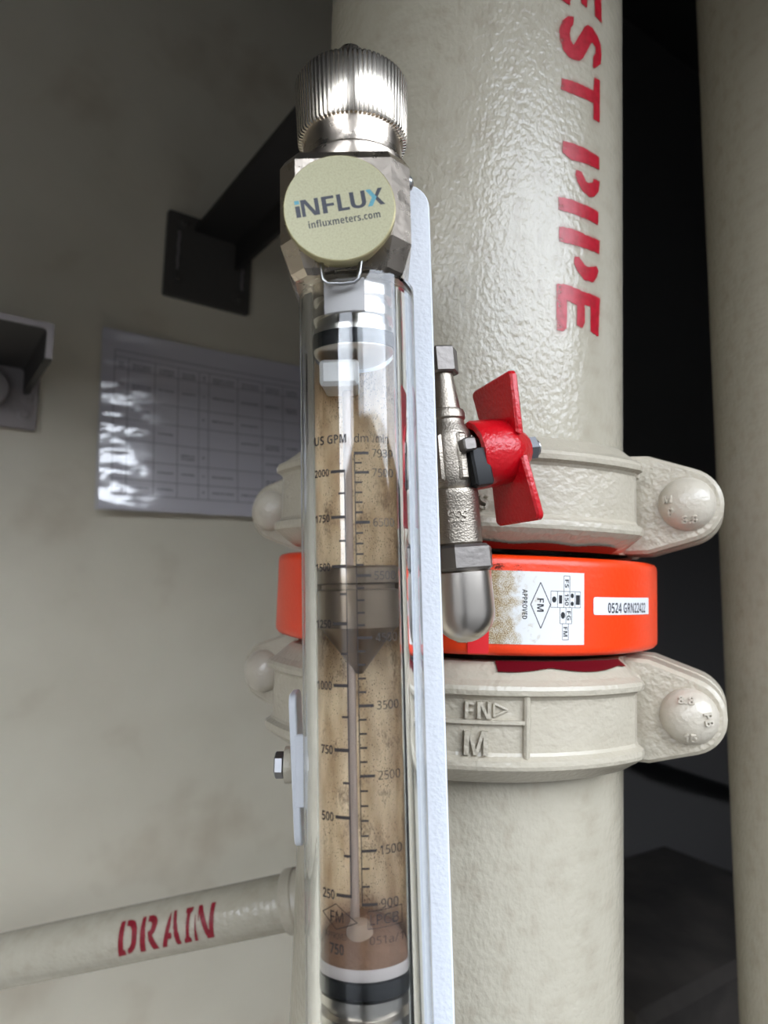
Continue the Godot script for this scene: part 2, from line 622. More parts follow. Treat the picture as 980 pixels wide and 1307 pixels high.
# outlines on the unrolled pipe: distance along it from the frame's top edge and height round it, in millimetres
const LETTERS := {
	"E": [[-2.8, -0, -14.7, 28.6, 2.7, 29.3, 2.8, 23.2, -6.7, 23.1, -3.9, 17.1, 2, 17.1, 1.3, 13.1, -2.2, 12.4, 0.2, 5.9, 6.1, 5.7, 5.6, 1.2, 5.4, 0]],
	"S": [[12.2, 4.4, 10.9, 7.9, 15.2, 7.7, 17.6, 6.1, 20.9, 5.5, 24, 6.1, 25.7, 7.8, 12.7, 15.3, 10.6, 17.7, 10.2, 21.2, 11.9, 25.1, 15.1, 28.1, 20.2, 29.1, 25.7, 28.1, 31, 22.4, 30.5, 21.6, 24.9, 21.8, 22.2, 23.7, 19, 23.7, 17.8, 20.8, 29.3, 14.4, 32.2, 11.7, 33, 8.3, 32.8, 4.6, 30.3, 1.4, 25.9, -0.5, 20.6, -0.7, 15.9, 0.9]],
	"T": [[45.2, 0.8, 44.4, 6.7, 42.8, 22.2, 35.6, 22.6, 34.5, 27.5, 56.7, 27.6, 57.4, 22.1, 49.2, 22.3, 50.8, 7.5, 51, 0.4]],
	"P": [[76.2, 1.8, 75.6, 7.7, 75, 16.6, 74.9, 27.1, 81.4, 27.1, 82.5, 17.1, 84.1, 7, 82.2, 1.5], [88, 10.1, 87.8, 13.7, 91.5, 16.7, 91.7, 18.2, 89.9, 21.9, 87.9, 22.4, 87.1, 27.7, 92.9, 26.5, 96.8, 23, 98.4, 19.2, 97.2, 14.3, 93.9, 11, 90.6, 9.5]],
	"I": [[104.4, -0.5, 103.6, 7.1, 103.4, 17.2, 103.1, 26.5, 109.9, 26.2, 110.2, 14.3, 110.7, -0.5]],
	"R": [[118.6, -0, 117.9, 6.8, 118.1, 17.3, 117.3, 27.8, 124.1, 27.2, 125.2, 10.8, 125.9, 0], [131, 9.1, 130.3, 12.1, 133.4, 16.4, 133.3, 18.9, 131, 24.8, 132.9, 26.6, 136.9, 24.9, 139.8, 22.1, 140.4, 15.5, 137.2, 11, 134.1, 8.9]],
	"F": [[146.3, -1.3, 145.5, 4.2, 146.3, 14.6, 145.9, 27.9, 165.3, 26.7, 164.3, 20.4, 152.1, 20.5, 152.6, 16, 161.3, 16.1, 164.2, 14.7, 163.4, 10.8, 154.1, 11.1, 152.9, 5, 166.3, 4.7, 167.9, 3.1, 168.3, -0.9]],
}


# paint sprayed through a stencil: hard letter shapes, a soft mist of paint round them and thin places in them
func spray(mask: Image, c: Color, mist: float, soft: int, s: int, thin := 0.0) -> ImageTexture:
	var w := mask.get_width()
	var h := mask.get_height()
	var blur: Image = mask.duplicate()
	blur.resize(maxi(2, w / soft), maxi(2, h / soft), Image.INTERPOLATE_LANCZOS)
	blur.resize(w, h, Image.INTERPOLATE_CUBIC)
	var edge: Image = mask.duplicate()
	edge.resize(w / 3, h / 3, Image.INTERPOLATE_BILINEAR)
	edge.resize(w, h, Image.INTERPOLATE_CUBIC)
	var n := noise(0.02, 4, s)
	var f := noise(0.25, 2, s + 1)
	var out := canvas(w, h, Color(c, 0))
	for y in h:
		for x in w:
			var b := blur.get_pixel(x, y).r
			if b < 0.02: continue
			var e := edge.get_pixel(x, y).r
			var body := smoothstep(0.25, 0.75, e + 0.12 * f.get_noise_2d(x, y)) * clampf(0.94 + 0.25 * n.get_noise_2d(x, y), 0.0, 1.0)
			var a := maxf(body, mist * b * clampf(0.6 + 0.8 * n.get_noise_2d(x * 0.6, y * 0.6) + 0.5 * f.get_noise_2d(x, y), 0.0, 1.0))
			if thin > 0.0 and x < thin: a *= lerpf(0.45, 1.0, clampf(x / thin + 0.35 * n.get_noise_2d(x, y), 0.0, 1.0))
			out.set_pixel(x, y, Color(c, clampf(a, 0.0, 1.0)))
	return ImageTexture.create_from_image(out)


func stencil_test() -> Material:
	var k := 8.0                                   # pixels per millimetre
	var img := canvas(320, 1600, Color.BLACK)
	for l in LETTERS:
		for poly in LETTERS[l]:
			var p := PackedVector2Array()
			for i in range(0, poly.size(), 2): p.append(Vector2((5.3 + poly[i + 1]) * k, (poly[i] + 30.0) * k))
			fill(img, p, Color.WHITE)
	for bit in [[-29.5, -22.5, 0.0, 28.5], [-34.0, -27.0, 22.5, 28.5], [-24.0, -16.5, 22.5, 28.5]]:      # the T, mostly out of frame
		fill(img, PackedVector2Array([Vector2(5.3 + bit[2], bit[0] + 30.0) * k, Vector2(5.3 + bit[3], bit[0] + 30.0) * k, Vector2(5.3 + bit[3], bit[1] + 30.0) * k, Vector2(5.3 + bit[2], bit[1] + 30.0) * k]), Color.WHITE)
	return print_mat("stencil_red", spray(img, Color(0.66, 0.008, 0.125), 0.5, 22, 3, 9.0 * k), 0.33)


func drain_letters(t: Node3D, a: Vector3, d: Vector3) -> void:
	# reads from far to near along -d (left to right in the photograph)
	var img := canvas(704, 256, Color.BLACK)
	var x := 30.0
	for c in "DRAIN":
		var g := text_tris(c, true)
		var w: float = 118.0 if c != "I" else 44.0
		write(img, c, Vector2(x + w / 2, 128), 190, Color.WHITE, true, w, 0, 0.16)
		x += w + 20.0
	for q in [[70, 0], [205, 60], [365, 100], [520, 0]]:
		fill(img, PackedVector2Array([Vector2(q[0], 20), Vector2(q[0] + 16, 20), Vector2(q[0] + 8, 236), Vector2(q[0] - 8, 236)]), Color.BLACK)
	var tex := spray(img, Color(0.50, 0.04, 0.12), 0.45, 18, 9)
	# the patch faces the camera; its long side runs along the pipe
	var st := mb()
	var inv := t.transform.affine_inverse()
	var to_cam := (inv.basis * (Vector3(0, 1.4, 0) - (a + d * 0.09))).normalized()
	var mid := rad_to_deg(atan2(to_cam.x, to_cam.z)) 
	var upv := inv.basis * Vector3.UP
	var sgn := 1.0 if Vector3(cos(deg_to_rad(mid)), 0, -sin(deg_to_rad(mid))).dot(upv) > 0.0 else -1.0
	var r := 0.0159
	var y_l := 0.1040     # end of the word that lies further from the outlet
	var y_r := 0.0325
	for k in 14:
		var p := []
		var n := []
		var uv := []
		for c in [[k, 0], [k + 1, 0], [k + 1, 1], [k, 1]]:
			var v := float(c[0]) / 14
			var ang := deg_to_rad(mid + sgn * lerpf(40.0, -52.0, v))
			var dd := Vector3(sin(ang), 0, cos(ang))
			p.append(dd * r + Vector3(0, lerpf(y_l, y_r, c[1]), 0))
			n.append(dd)
			uv.append(Vector2(c[1], v))
		quad(st, p, n, uv)
	tag(obj("stencil_lettering", st, print_mat("drain_red", tex, 0.45), t), "dark red stencil letters reading DRAIN")


# ------------------------------------------------------------------ grooved couplings
func emboss(called: String, s: String, parent: Node, m: Material, t: Transform3D, h: float, deep := 0.0012) -> void:
	var tm := TextMesh.new()
	tm.text = s
	tm.font = font(true)
	tm.font_size = 32
	tm.pixel_size = h / 23.0
	tm.depth = deep * 2.0
	tm.curve_step = 4.0
	var o := MeshInstance3D.new()
	o.name = called
	o.mesh = tm
	o.material_override = m
	o.transform = t
	parent.add_child(o, true)


func couplings() -> void:
	var prof := [Vector2(0.086, -0.0235), Vector2(0.0955, -0.0235), Vector2(0.0975, -0.0225), Vector2(0.1045, -0.0178), Vector2(0.1068, -0.0160), Vector2(0.1072, -0.0145), Vector2(0.1070, -0.0125), Vector2(0.1045, -0.0112),
		Vector2(0.1038, -0.0100), Vector2(0.1038, 0.0102), Vector2(0.1046, 0.0114), Vector2(0.1070, 0.0125), Vector2(0.1073, 0.0145), Vector2(0.1066, 0.0160), Vector2(0.1030, 0.0180), Vector2(0.0970, 0.0228), Vector2(0.0950, 0.0240), Vector2(0.086, 0.0240)]
	var spots := [[1.4378, "upper", "taupe grooved pipe coupling above the orange ring", 20.0], [1.3432, "lower", "taupe grooved pipe coupling below the orange ring with raised letters", 0.0]]
	for s in spots:
		var t := thing("pipe_coupling", PIPE + Vector3(0, s[0], 0), Vector3(0, COUPLING_TURN, 0))
		tag(t, s[2], "coupling", "grooved couplings on the test pipe")
		for half in [["front_housing", -80.0, 80.0], ["rear_housing", 100.0, 260.0]]:
			var st := mb()
			housing(st, prof, half[1], half[2])
			# the thick ends that carry the bolt pads
			for e in [half[1], half[2]]:
				var d := Vector3(sin(deg_to_rad(e)), 0, cos(deg_to_rad(e)))
				var nrm := Vector3(-cos(deg_to_rad(e)), 0, sin(deg_to_rad(e))) * (1.0 if e == half[1] else -1.0)
				for i in range(1, prof.size() - 1):
					var q := []
					for v in [prof[0], prof[i], prof[i + 1]]: q.append(d * drawn_in(v, 80.0) + Vector3(0, v.y, 0))
					tri(st, q, [nrm, nrm, nrm], [Vector2(), Vector2(), Vector2()])
			var z_sign := 1.0 if half[0] == "front_housing" else -1.0
			for sx in [-1.0, 1.0]: ear(st, sx, z_sign)
			obj(half[0], st, M.cast_paint, t)
		# rims that close the recessed panel near the ears, and in the middle of the lower one
		if s[1] == "lower":
			var rib := mb()
			var q2 := Transform3D(Basis(Vector3.UP, deg_to_rad(34.0)), Vector3.ZERO)
			box(rib, Vector3(-0.0012, -0.0125, 0.098), Vector3(0.0012, 0.0125, 0.1062), 0.0008, q2)
			obj("panel_rib", rib, M.cast_paint, t)
			rib = mb()
			lathe(rib, [Vector2(0.1030, 0.0010), Vector2(0.1056, 0.0012), Vector2(0.1056, 0.0026), Vector2(0.1030, 0.0028)], 20, 0.0, 33.5)
			obj("panel_rib", rib, M.cast_paint, t)
		var words := [["F", 21.5, 0.0065], ["N", 24.6, 0.0065], ["M", 23.0, -0.0062]] if s[1] == "lower" else [["O", 32.0, -0.006], ["O", 28.5, -0.006], ["S", 24.0, -0.006]]
		for w in words:
			var bb := Basis(Vector3.UP, deg_to_rad(w[1]))
			emboss("raised_letter", w[0], t, M.cast_paint, Transform3D(bb, bb.z * 0.1043 + Vector3(0, w[2], 0)), 0.0062 if w[0] != "M" else 0.0090, 0.0018)
		if s[1] == "lower":
			var st2 := mb()
			var b2 := Basis(Vector3.UP, deg_to_rad(28.2))
			for e in [[Vector2(-0.0025, 0.0025), Vector2(0.003, 0)], [Vector2(0.003, 0), Vector2(-0.0025, -0.0025)], [Vector2(-0.0025, -0.0025), Vector2(-0.0025, 0.0025)]]:
				tube(st2, [Vector3(e[0].x, e[0].y, 0), Vector3(e[1].x, e[1].y, 0)], 0.0006, 6)
			obj("raised_arrow", st2, M.cast_paint, t, Transform3D(b2, b2.z * 0.1042 + Vector3(0, 0.0065, 0)))
		for sx in [-1.0, 1.0]:
			var st3 := mb()
			var head := [Vector2(0.0, 0.0096), Vector2(0.003, 0.0094), Vector2(0.006, 0.0085), Vector2(0.0088, 0.0068), Vector2(0.0108, 0.0046), Vector2(0.0119, 0.0022), Vector2(0.0122, 0.0008), Vector2(0.0122, -0.001)]
			head.reverse()
			lathe(st3, head, 40, 0, 360, false, along(Vector3(0, 0, 1)))
			lathe(st3, [Vector2(0.006, -0.06), Vector2(0.006, 0.0)], 20, 0, 360, false, along(Vector3(0, 0, 1)))
			var bolt := obj("bolt", st3, M.bolt_paint, t, Transform3D(Basis(), Vector3(sx * 0.1146, 0, 0.0205)))
			if sx > 0.0:
				tag(bolt, "round domed bolt head with raised marks")
				var marks := [["8.8", 270.0 + 10, 0.0], ["M", 170.0, 0.0], ["P", 215.0, 0.0]] if s[1] == "upper" else [["8.8", 95.0, 0.0], ["PB", 5.0, -80.0], ["15", 275.0, 0.0]]
				for w in marks:
					var a := deg_to_rad(w[1])
					var dome := Vector3(cos(a) * 0.0078, sin(a) * 0.0078, 0.0077)
					var zz := Vector3(cos(a) * 0.5, sin(a) * 0.5, 1).normalized()
					var xx := Vector3(cos(deg_to_rad(w[2])), sin(deg_to_rad(w[2])), 0)
					xx = (xx - zz * xx.dot(zz)).normalized()
					emboss("raised_mark", w[0], bolt, M.bolt_paint, Transform3D(Basis(xx, zz.cross(xx), zz), dome), 0.0036, 0.0008)
				var st4 := mb()
				var c := Vector2(0.006, 0.003) if s[1] == "upper" else Vector2(-0.0066, 0.001)
				var tri_p := [Vector2(-0.002, -0.002), Vector2(0.0022, -0.0016), Vector2(-0.0004, 0.0028)]
				for k in 3:
					var pa: Vector2 = c + tri_p[k]
					var pb: Vector2 = c + tri_p[(k + 1) % 3]
					tube(st4, [Vector3(pa.x, pa.y, 0.0096 - 55.0 * pa.length_squared()), Vector3(pb.x, pb.y, 0.0096 - 55.0 * pb.length_squared())], 0.00035, 5)
				obj("raised_triangle", st4, M.bolt_paint, bolt)
			st3 = mb()
			prism(st3, ngon(0.011, 6), -0.031, -0.0205, 0.001)
			obj("nut", st3, M.bolt_paint, t, Transform3D(Basis(), Vector3(sx * 0.1146, 0, 0)))
		# thick red sealing paint that ran out of the groove onto the sloping shoulder
		var smear := mb()
		if s[1] == "upper":
			for k in 40:
				smear_patch(smear, -2.0 + 1.6 * k, 1.6, [[0.0955, -0.0240], [0.0980, -0.0226], [0.1000, -0.0212]], 0.35 + 0.65 * absf(sin(k * 0.31)), -1.0)
		else:
			for k in 34:
				smear_patch(smear, 28.0 + 1.1 * k, 1.1, [[0.0952, 0.0243], [0.0978, 0.0226], [0.1004, 0.0206]], 0.25 + 0.75 * absf(sin(1.3 + k * 0.16)), 1.0)
		tag(obj("paint_smear", smear, M.maroon, t), "dark red paint smeared along the edge")


func drawn_in(q: Vector2, from_mid: float, early := 0.0) -> float:
	return q.x - 0.0105 * smoothstep(66.0 - early, 74.0 - early, from_mid) * clampf((q.x - 0.088) / 0.012, 0.0, 1.0)


# the curved half of a housing; towards its ends it draws in to let the bolt pads stand clear
func housing(st: SurfaceTool, prof: Array, a0: float, a1: float) -> void:
	var n := 54
	var m := prof.size()
	var pt := func(i: int, k: int) -> Vector3:
		var a := lerpf(a0, a1, float(k) / n)
		var from_mid := absf(a - (a0 + a1) / 2.0)
		var q: Vector2 = prof[i]
		var r := drawn_in(q, from_mid, 26.0 if a < 0.0 or a > 180.0 else 0.0)
		return Vector3(sin(deg_to_rad(a)) * r, q.y, cos(deg_to_rad(a)) * r)
	for i in m - 1:
		for k in n:
			var p := [pt.call(i, k), pt.call(i, k + 1), pt.call(i + 1, k + 1), pt.call(i + 1, k)]
			var nn: Vector3 = ((p[1] - p[0]) as Vector3).cross((p[3] - p[0]) as Vector3).normalized()
			var mid := deg_to_rad(lerpf(a0, a1, (k + 0.5) / n))
			var outw := Vector3(sin(mid), 0, cos(mid)) * 0.6 + Vector3(0, (prof[i].y + prof[i + 1].y) * 20.0, 0)
			if nn.dot(outw) < 0.0: nn = -nn
			var na: Vector3 = (nn + Vector3(sin(mid), 0, cos(mid)) * 0.0).normalized()
			var step := deg_to_rad((a1 - a0) / n / 2.0)
			var n0 := na.rotated(Vector3.UP, -step)
			var n1 := na.rotated(Vector3.UP, step)
			quad(st, p, [n0, n1, n1, n0], [Vector2(k, i), Vector2(k + 1, i), Vector2(k + 1, i + 1), Vector2(k, i + 1)])


func smear_patch(st: SurfaceTool, a: float, w: float, p: Array, share: float, sy: float) -> void:
	var d0 := Vector3(sin(deg_to_rad(a)), 0, cos(deg_to_rad(a)))
	var d1 := Vector3(sin(deg_to_rad(a + w)), 0, cos(deg_to_rad(a + w)))
	for i in 2:
		var q0 := Vector2(p[i][0], p[i][1])
		var q1 := q0.lerp(Vector2(p[i + 1][0], p[i + 1][1]), share if i == 1 else 1.0)
		var n0 := (d0 * 0.5 + Vector3(0, sy, 0)).normalized()
		quad(st, [d0 * (q0.x + 0.0004) + Vector3(0, q0.y + sy * 0.0003, 0), d1 * (q0.x + 0.0004) + Vector3(0, q0.y + sy * 0.0003, 0), d1 * (q1.x + 0.0004) + Vector3(0, q1.y + sy * 0.0003, 0), d0 * (q1.x + 0.0004) + Vector3(0, q1.y + sy * 0.0003, 0)],
			[n0, n0, n0, n0], [Vector2(), Vector2(), Vector2(), Vector2()])


# one bolt pad: full height at the band, round about the bolt at its tip
func ear(st: SurfaceTool, sx: float, sz: float) -> void:
	var p := PackedVector2Array()
	var r := 0.0172
	p.append(Vector2(0.086, -0.0232))
	p.append(Vector2(0.098, -0.0228))
	for i in 17:
		var a := deg_to_rad(-72.0 + 144.0 * i / 16.0)
		p.append(Vector2(0.1128 + r * cos(a), r * sin(a)))
	p.append(Vector2(0.098, 0.0232))
	p.append(Vector2(0.086, 0.0236))
	if sx < 0.0:
		for i in p.size(): p[i] = Vector2(-p[i].x, p[i].y)
	var z0 := 0.0015
	var z1 := 0.0205
	if sz > 0.0: prism(st, p, z0, z1, 0.0016)
	else: prism(st, p, -z1, -z0, 0.0016)


# ------------------------------------------------------------------ orange ring
func ring() -> void:
	var t := thing("orifice_ring", PIPE + Vector3(0, 1.3905, 0))
	tag(t, "bright orange metal ring clamped between the two couplings, with white labels", "ring")
	var st := mb()
	lathe(st, [Vector2(0.078, -0.0205), Vector2(0.0965, -0.0205), Vector2(0.0988, -0.0198), Vector2(0.0998, -0.0185), Vector2(0.1, -0.0165), Vector2(0.1, 0.0165), Vector2(0.0998, 0.0185), Vector2(0.0988, 0.0198), Vector2(0.0965, 0.0205), Vector2(0.078, 0.0205)], 128)
	obj("ring_body", st, M.orange, t)
	# approval label, read from the right side
	var k := 32.0                     # pixels per millimetre, drawn twice as large as kept
	var w := 54.5
	var h := 29.6
	var ink := Color(0.07, 0.07, 0.08)
	var img := canvas(int(w * k), int(h * k), Color(0.82, 0.82, 0.81))
	var px := func(x: float, y: float) -> Vector2: return Vector2((w - x) * k, y * k)      # x in millimetres from the right edge
	outline(img, [px.call(20.6, 4.4), px.call(16.2, 13.4), px.call(20.4, 23.0), px.call(24.8, 13.4)], 0.36 * k, ink)
	write(img, "FM", px.call(20.6, 13.6), 2.9 * k, ink, true, 5.4 * k, 90)
	write(img, "APPROVED", px.call(27.3, 13.4), 2.1 * k, ink, true, 12.0 * k, 90)
	var cell := func(x0: float, y0: float, x1: float, y1: float) -> void: outline(img, [px.call(x0, y0), px.call(x1, y0), px.call(x1, y1), px.call(x0, y1)], 0.2 * k, ink)
	cell.call(10.0, 1.4, 7.2, 7.8)
	cell.call(16.0, 7.8, 13.0, 14.4)
	cell.call(13.0, 7.8, 10.0, 14.4)
	cell.call(10.0, 7.8, 7.2, 14.4)
	cell.call(7.2, 7.8, 4.6, 14.4)
	cell.call(4.6, 7.8, 1.9, 14.4)
	cell.call(11.8, 14.4, 9.0, 21.0)
	cell.call(9.0, 14.4, 6.2, 21.0)
	cell.call(10.6, 21.0, 7.8, 27.6)
	ell(img, px.call(14.5, 11.2), 1.0 * k, 1.25 * k, ink)
	fill(img, PackedVector2Array([px.call(12.3, 9.4), px.call(10.8, 9.4), px.call(10.8, 12.8), px.call(12.3, 12.8)]), ink)
	ell(img, px.call(6.0, 9.5), 0.8 * k, 1.0 * k, ink)
	ell(img, px.call(6.0, 12.8), 0.8 * k, 0.9 * k, ink)
	fill(img, PackedVector2Array([px.call(4.2, 9.2), px.call(2.2, 9.2), px.call(2.2, 13.2), px.call(4.2, 13.2)]), ink)
	ell(img, px.call(10.4, 17.6), 1.0 * k, 1.4 * k, ink)
	write(img, "FS", px.call(8.6, 4.6), 1.9 * k, ink, true, 3.4 * k, 90)
	write(img, "150", px.call(8.6, 11.1), 1.9 * k, ink, true, 5.0 * k, 90)
	write(img, "FG", px.call(7.6, 17.7), 1.9 * k, ink, true, 3.8 * k, 90)
	write(img, "FM", px.call(9.2, 24.3), 1.9 * k, ink, true, 3.9 * k, 90)
	img.resize(img.get_width() / 2, img.get_height() / 2, Image.INTERPOLATE_BILINEAR)
	# brown dirt over the left half
	var n := noise(0.011, 4, 17)
	var f := noise(0.12, 3, 18)
	for y in img.get_height():
		for x in img.get_width():
			var from_left := x / (k / 2)
			if from_left > 34.0: continue
			var s := smoothstep(31.0, 14.0, from_left) * 0.75 + 0.5 * n.get_noise_2d(x, y) - 0.12
			if s <= 0.0: continue
			var grain := f.get_noise_2d(x, y)
			var dirt := Color(0.70, 0.58, 0.34).lerp(Color(0.33, 0.21, 0.08), clampf(0.35 + 1.2 * grain, 0.0, 1.0))
			img.set_pixel(x, y, img.get_pixel(x, y).lerp(dirt, clampf(s * 1.4 * (0.75 + grain), 0.0, 0.92)))
	var deg := rad_to_deg(0.001 / 0.1)
	st = mb()
	patch(st, 0.1003, -0.0155, 0.0140, 23.8 - w * deg, 23.8, 24)
	tag(obj("approval_label", st, print_mat("approval_print", ImageTexture.create_from_image(img), 0.5, false), t), "white printed label with brown stains")
	# serial label
	k = 32.0
	var img2 := canvas(int(44 * k), int(7.6 * k), Color(0.84, 0.84, 0.84, 0.0))
	fill(img2, rr_px(0, 0, 46 * k, 7.6 * k, 1.0 * k), Color(0.84, 0.84, 0.84, 1.0))
	write(img2, "0524 GRN22422", Vector2(24.0 * k, 4.6 * k), 4.6 * k, ink, true, 31.0 * k)
	st = mb()
	patch(st, 0.1003, -0.0032, 0.0042, 26.7, 26.7 + 44 * deg, 24)
	tag(obj("serial_label", st, print_mat("serial_print", halved(img2), 0.5, true), t), "narrow white label with a printed number")
	# grime along the rim above the label
	var img3 := canvas(256, 48, Color(0.2, 0.11, 0.04, 0))
	for y in 48:
		for x in 256:
			var v := 0.9 * n.get_noise_2d(x * 2.0, y * 3.0) + 0.7 * f.get_noise_2d(x, y) - 0.10 - absf(x - 110.0) / 420.0
			if v > 0.0: img3.set_pixel(x, y, Color(0.2, 0.11, 0.04, clampf(v * 2.2, 0.0, 0.8)))
	st = mb()
	patch(st, 0.1002, 0.0128, 0.0168, -8.0, 14.0, 10)
	obj("rim_grime", st, print_mat("grime_print", ImageTexture.create_from_image(img3), 0.9, true), t)
	# torn red tape under the valve elbow
	st = mb()
	patch(st, 0.10055, -0.0195, -0.0045, -5.0, -0.2, 4, 3)
	tag(obj("tape_scrap", st, M.red_tape, t), "small torn scrap of red tape")


func rr_px(x0: float, y0: float, x1: float, y1: float, r: float) -> PackedVector2Array:
	return rrect(x0, y0, x1, y1, r, 6)


# ------------------------------------------------------------------ flow meter
func meter() -> void:
	var mm := 0.001
	var t := thing("flow_meter", Vector3(-0.00628, 1.39917, -0.202), Vector3(-0.822, 0, 3.096))
	tag(t, "clear upright tube flow meter with a round badge, scale and knurled metal cap", "flow meter")
	# acrylic body: a thick round tube whose bore sits a little to the left
	var st := mb()
	var y0 := -0.165
	var y1 := 0.0875
	var n := 96
	var c_out := Vector3(0.0004, 0, 0)
	for k in n:
		var a := TAU * k / n
		var b := TAU * (k + 1) / n
		var da := Vector3(sin(a), 0, cos(a))
		var db := Vector3(sin(b), 0, cos(b))
		var oa := c_out + da * TUBE_R
		var ob := c_out + db * TUBE_R
		var ia := da * 0.0126 - Vector3(0.0004, 0, 0)
		var ib := db * 0.0126 - Vector3(0.0004, 0, 0)
		var lo := Vector3(0, y0, 0)
		var hi := Vector3(0, y1, 0)
		var z := Vector2.ZERO
		quad(st, [oa + lo, ob + lo, ob + hi, oa + hi], [da, db, db, da], [z, z, z, z])
		quad(st, [ia + lo, ib + lo, ib + hi, ia + hi], [-da, -db, -db, -da], [z, z, z, z])
		quad(st, [oa + hi, ob + hi, ib + hi, ia + hi], [Vector3.UP, Vector3.UP, Vector3.UP, Vector3.UP], [z, z, z, z])
		quad(st, [oa + lo, ob + lo, ib + lo, ia + lo], [Vector3.DOWN, Vector3.DOWN, Vector3.DOWN, Vector3.DOWN], [z, z, z, z])
	tag(obj("clear_tube", st, M.clear_acrylic, t), "thick clear acrylic tube")
	deposit(t)
	scale_print(t)
	inside(t)
	head(t)


# brown dried silt on the rear of the bore
func deposit(t: Node3D) -> void:
	var w := 384
	var h := 1024
	var img := Image.create_empty(w, h, false, Image.FORMAT_RGBA8)
	var n := noise(0.008, 5, 41)
	var f := noise(0.09, 3, 42)
	var s := noise(0.18, 2, 43)
	for y in h:
		for x in w:
			var c := Color(0.92, 0.82, 0.67).lerp(Color(0.76, 0.64, 0.49), clampf(0.45 + 1.1 * n.get_noise_2d(x * 1.4, y * 0.8), 0.0, 1.0))
			c = c.lerp(Color(0.42, 0.32, 0.24), clampf(0.9 * (n.get_noise_2d(x + 900.0, y * 1.3) - 0.18) + 0.35 * f.get_noise_2d(x, y), 0.0, 0.6))
			var low := smoothstep(0.93, 1.0, float(y) / h)
			c = c.lerp(Color(0.50, 0.34, 0.25), low * 0.6)
			if s.get_noise_2d(x, y) > 0.62 + 0.2 * n.get_noise_2d(x, y + 300.0): c = Color(0.22, 0.15, 0.10)
			img.set_pixel(x, y, c)
	var st := mb()
	patch(st, 0.0123, -0.1000, 0.066, 82.0, 278.0, 44)
	tag(obj("silt_film", st, print_mat("silt_print", ImageTexture.create_from_image(img), 0.8, false), t, BORE), "mottled brown dried silt lining the tube")


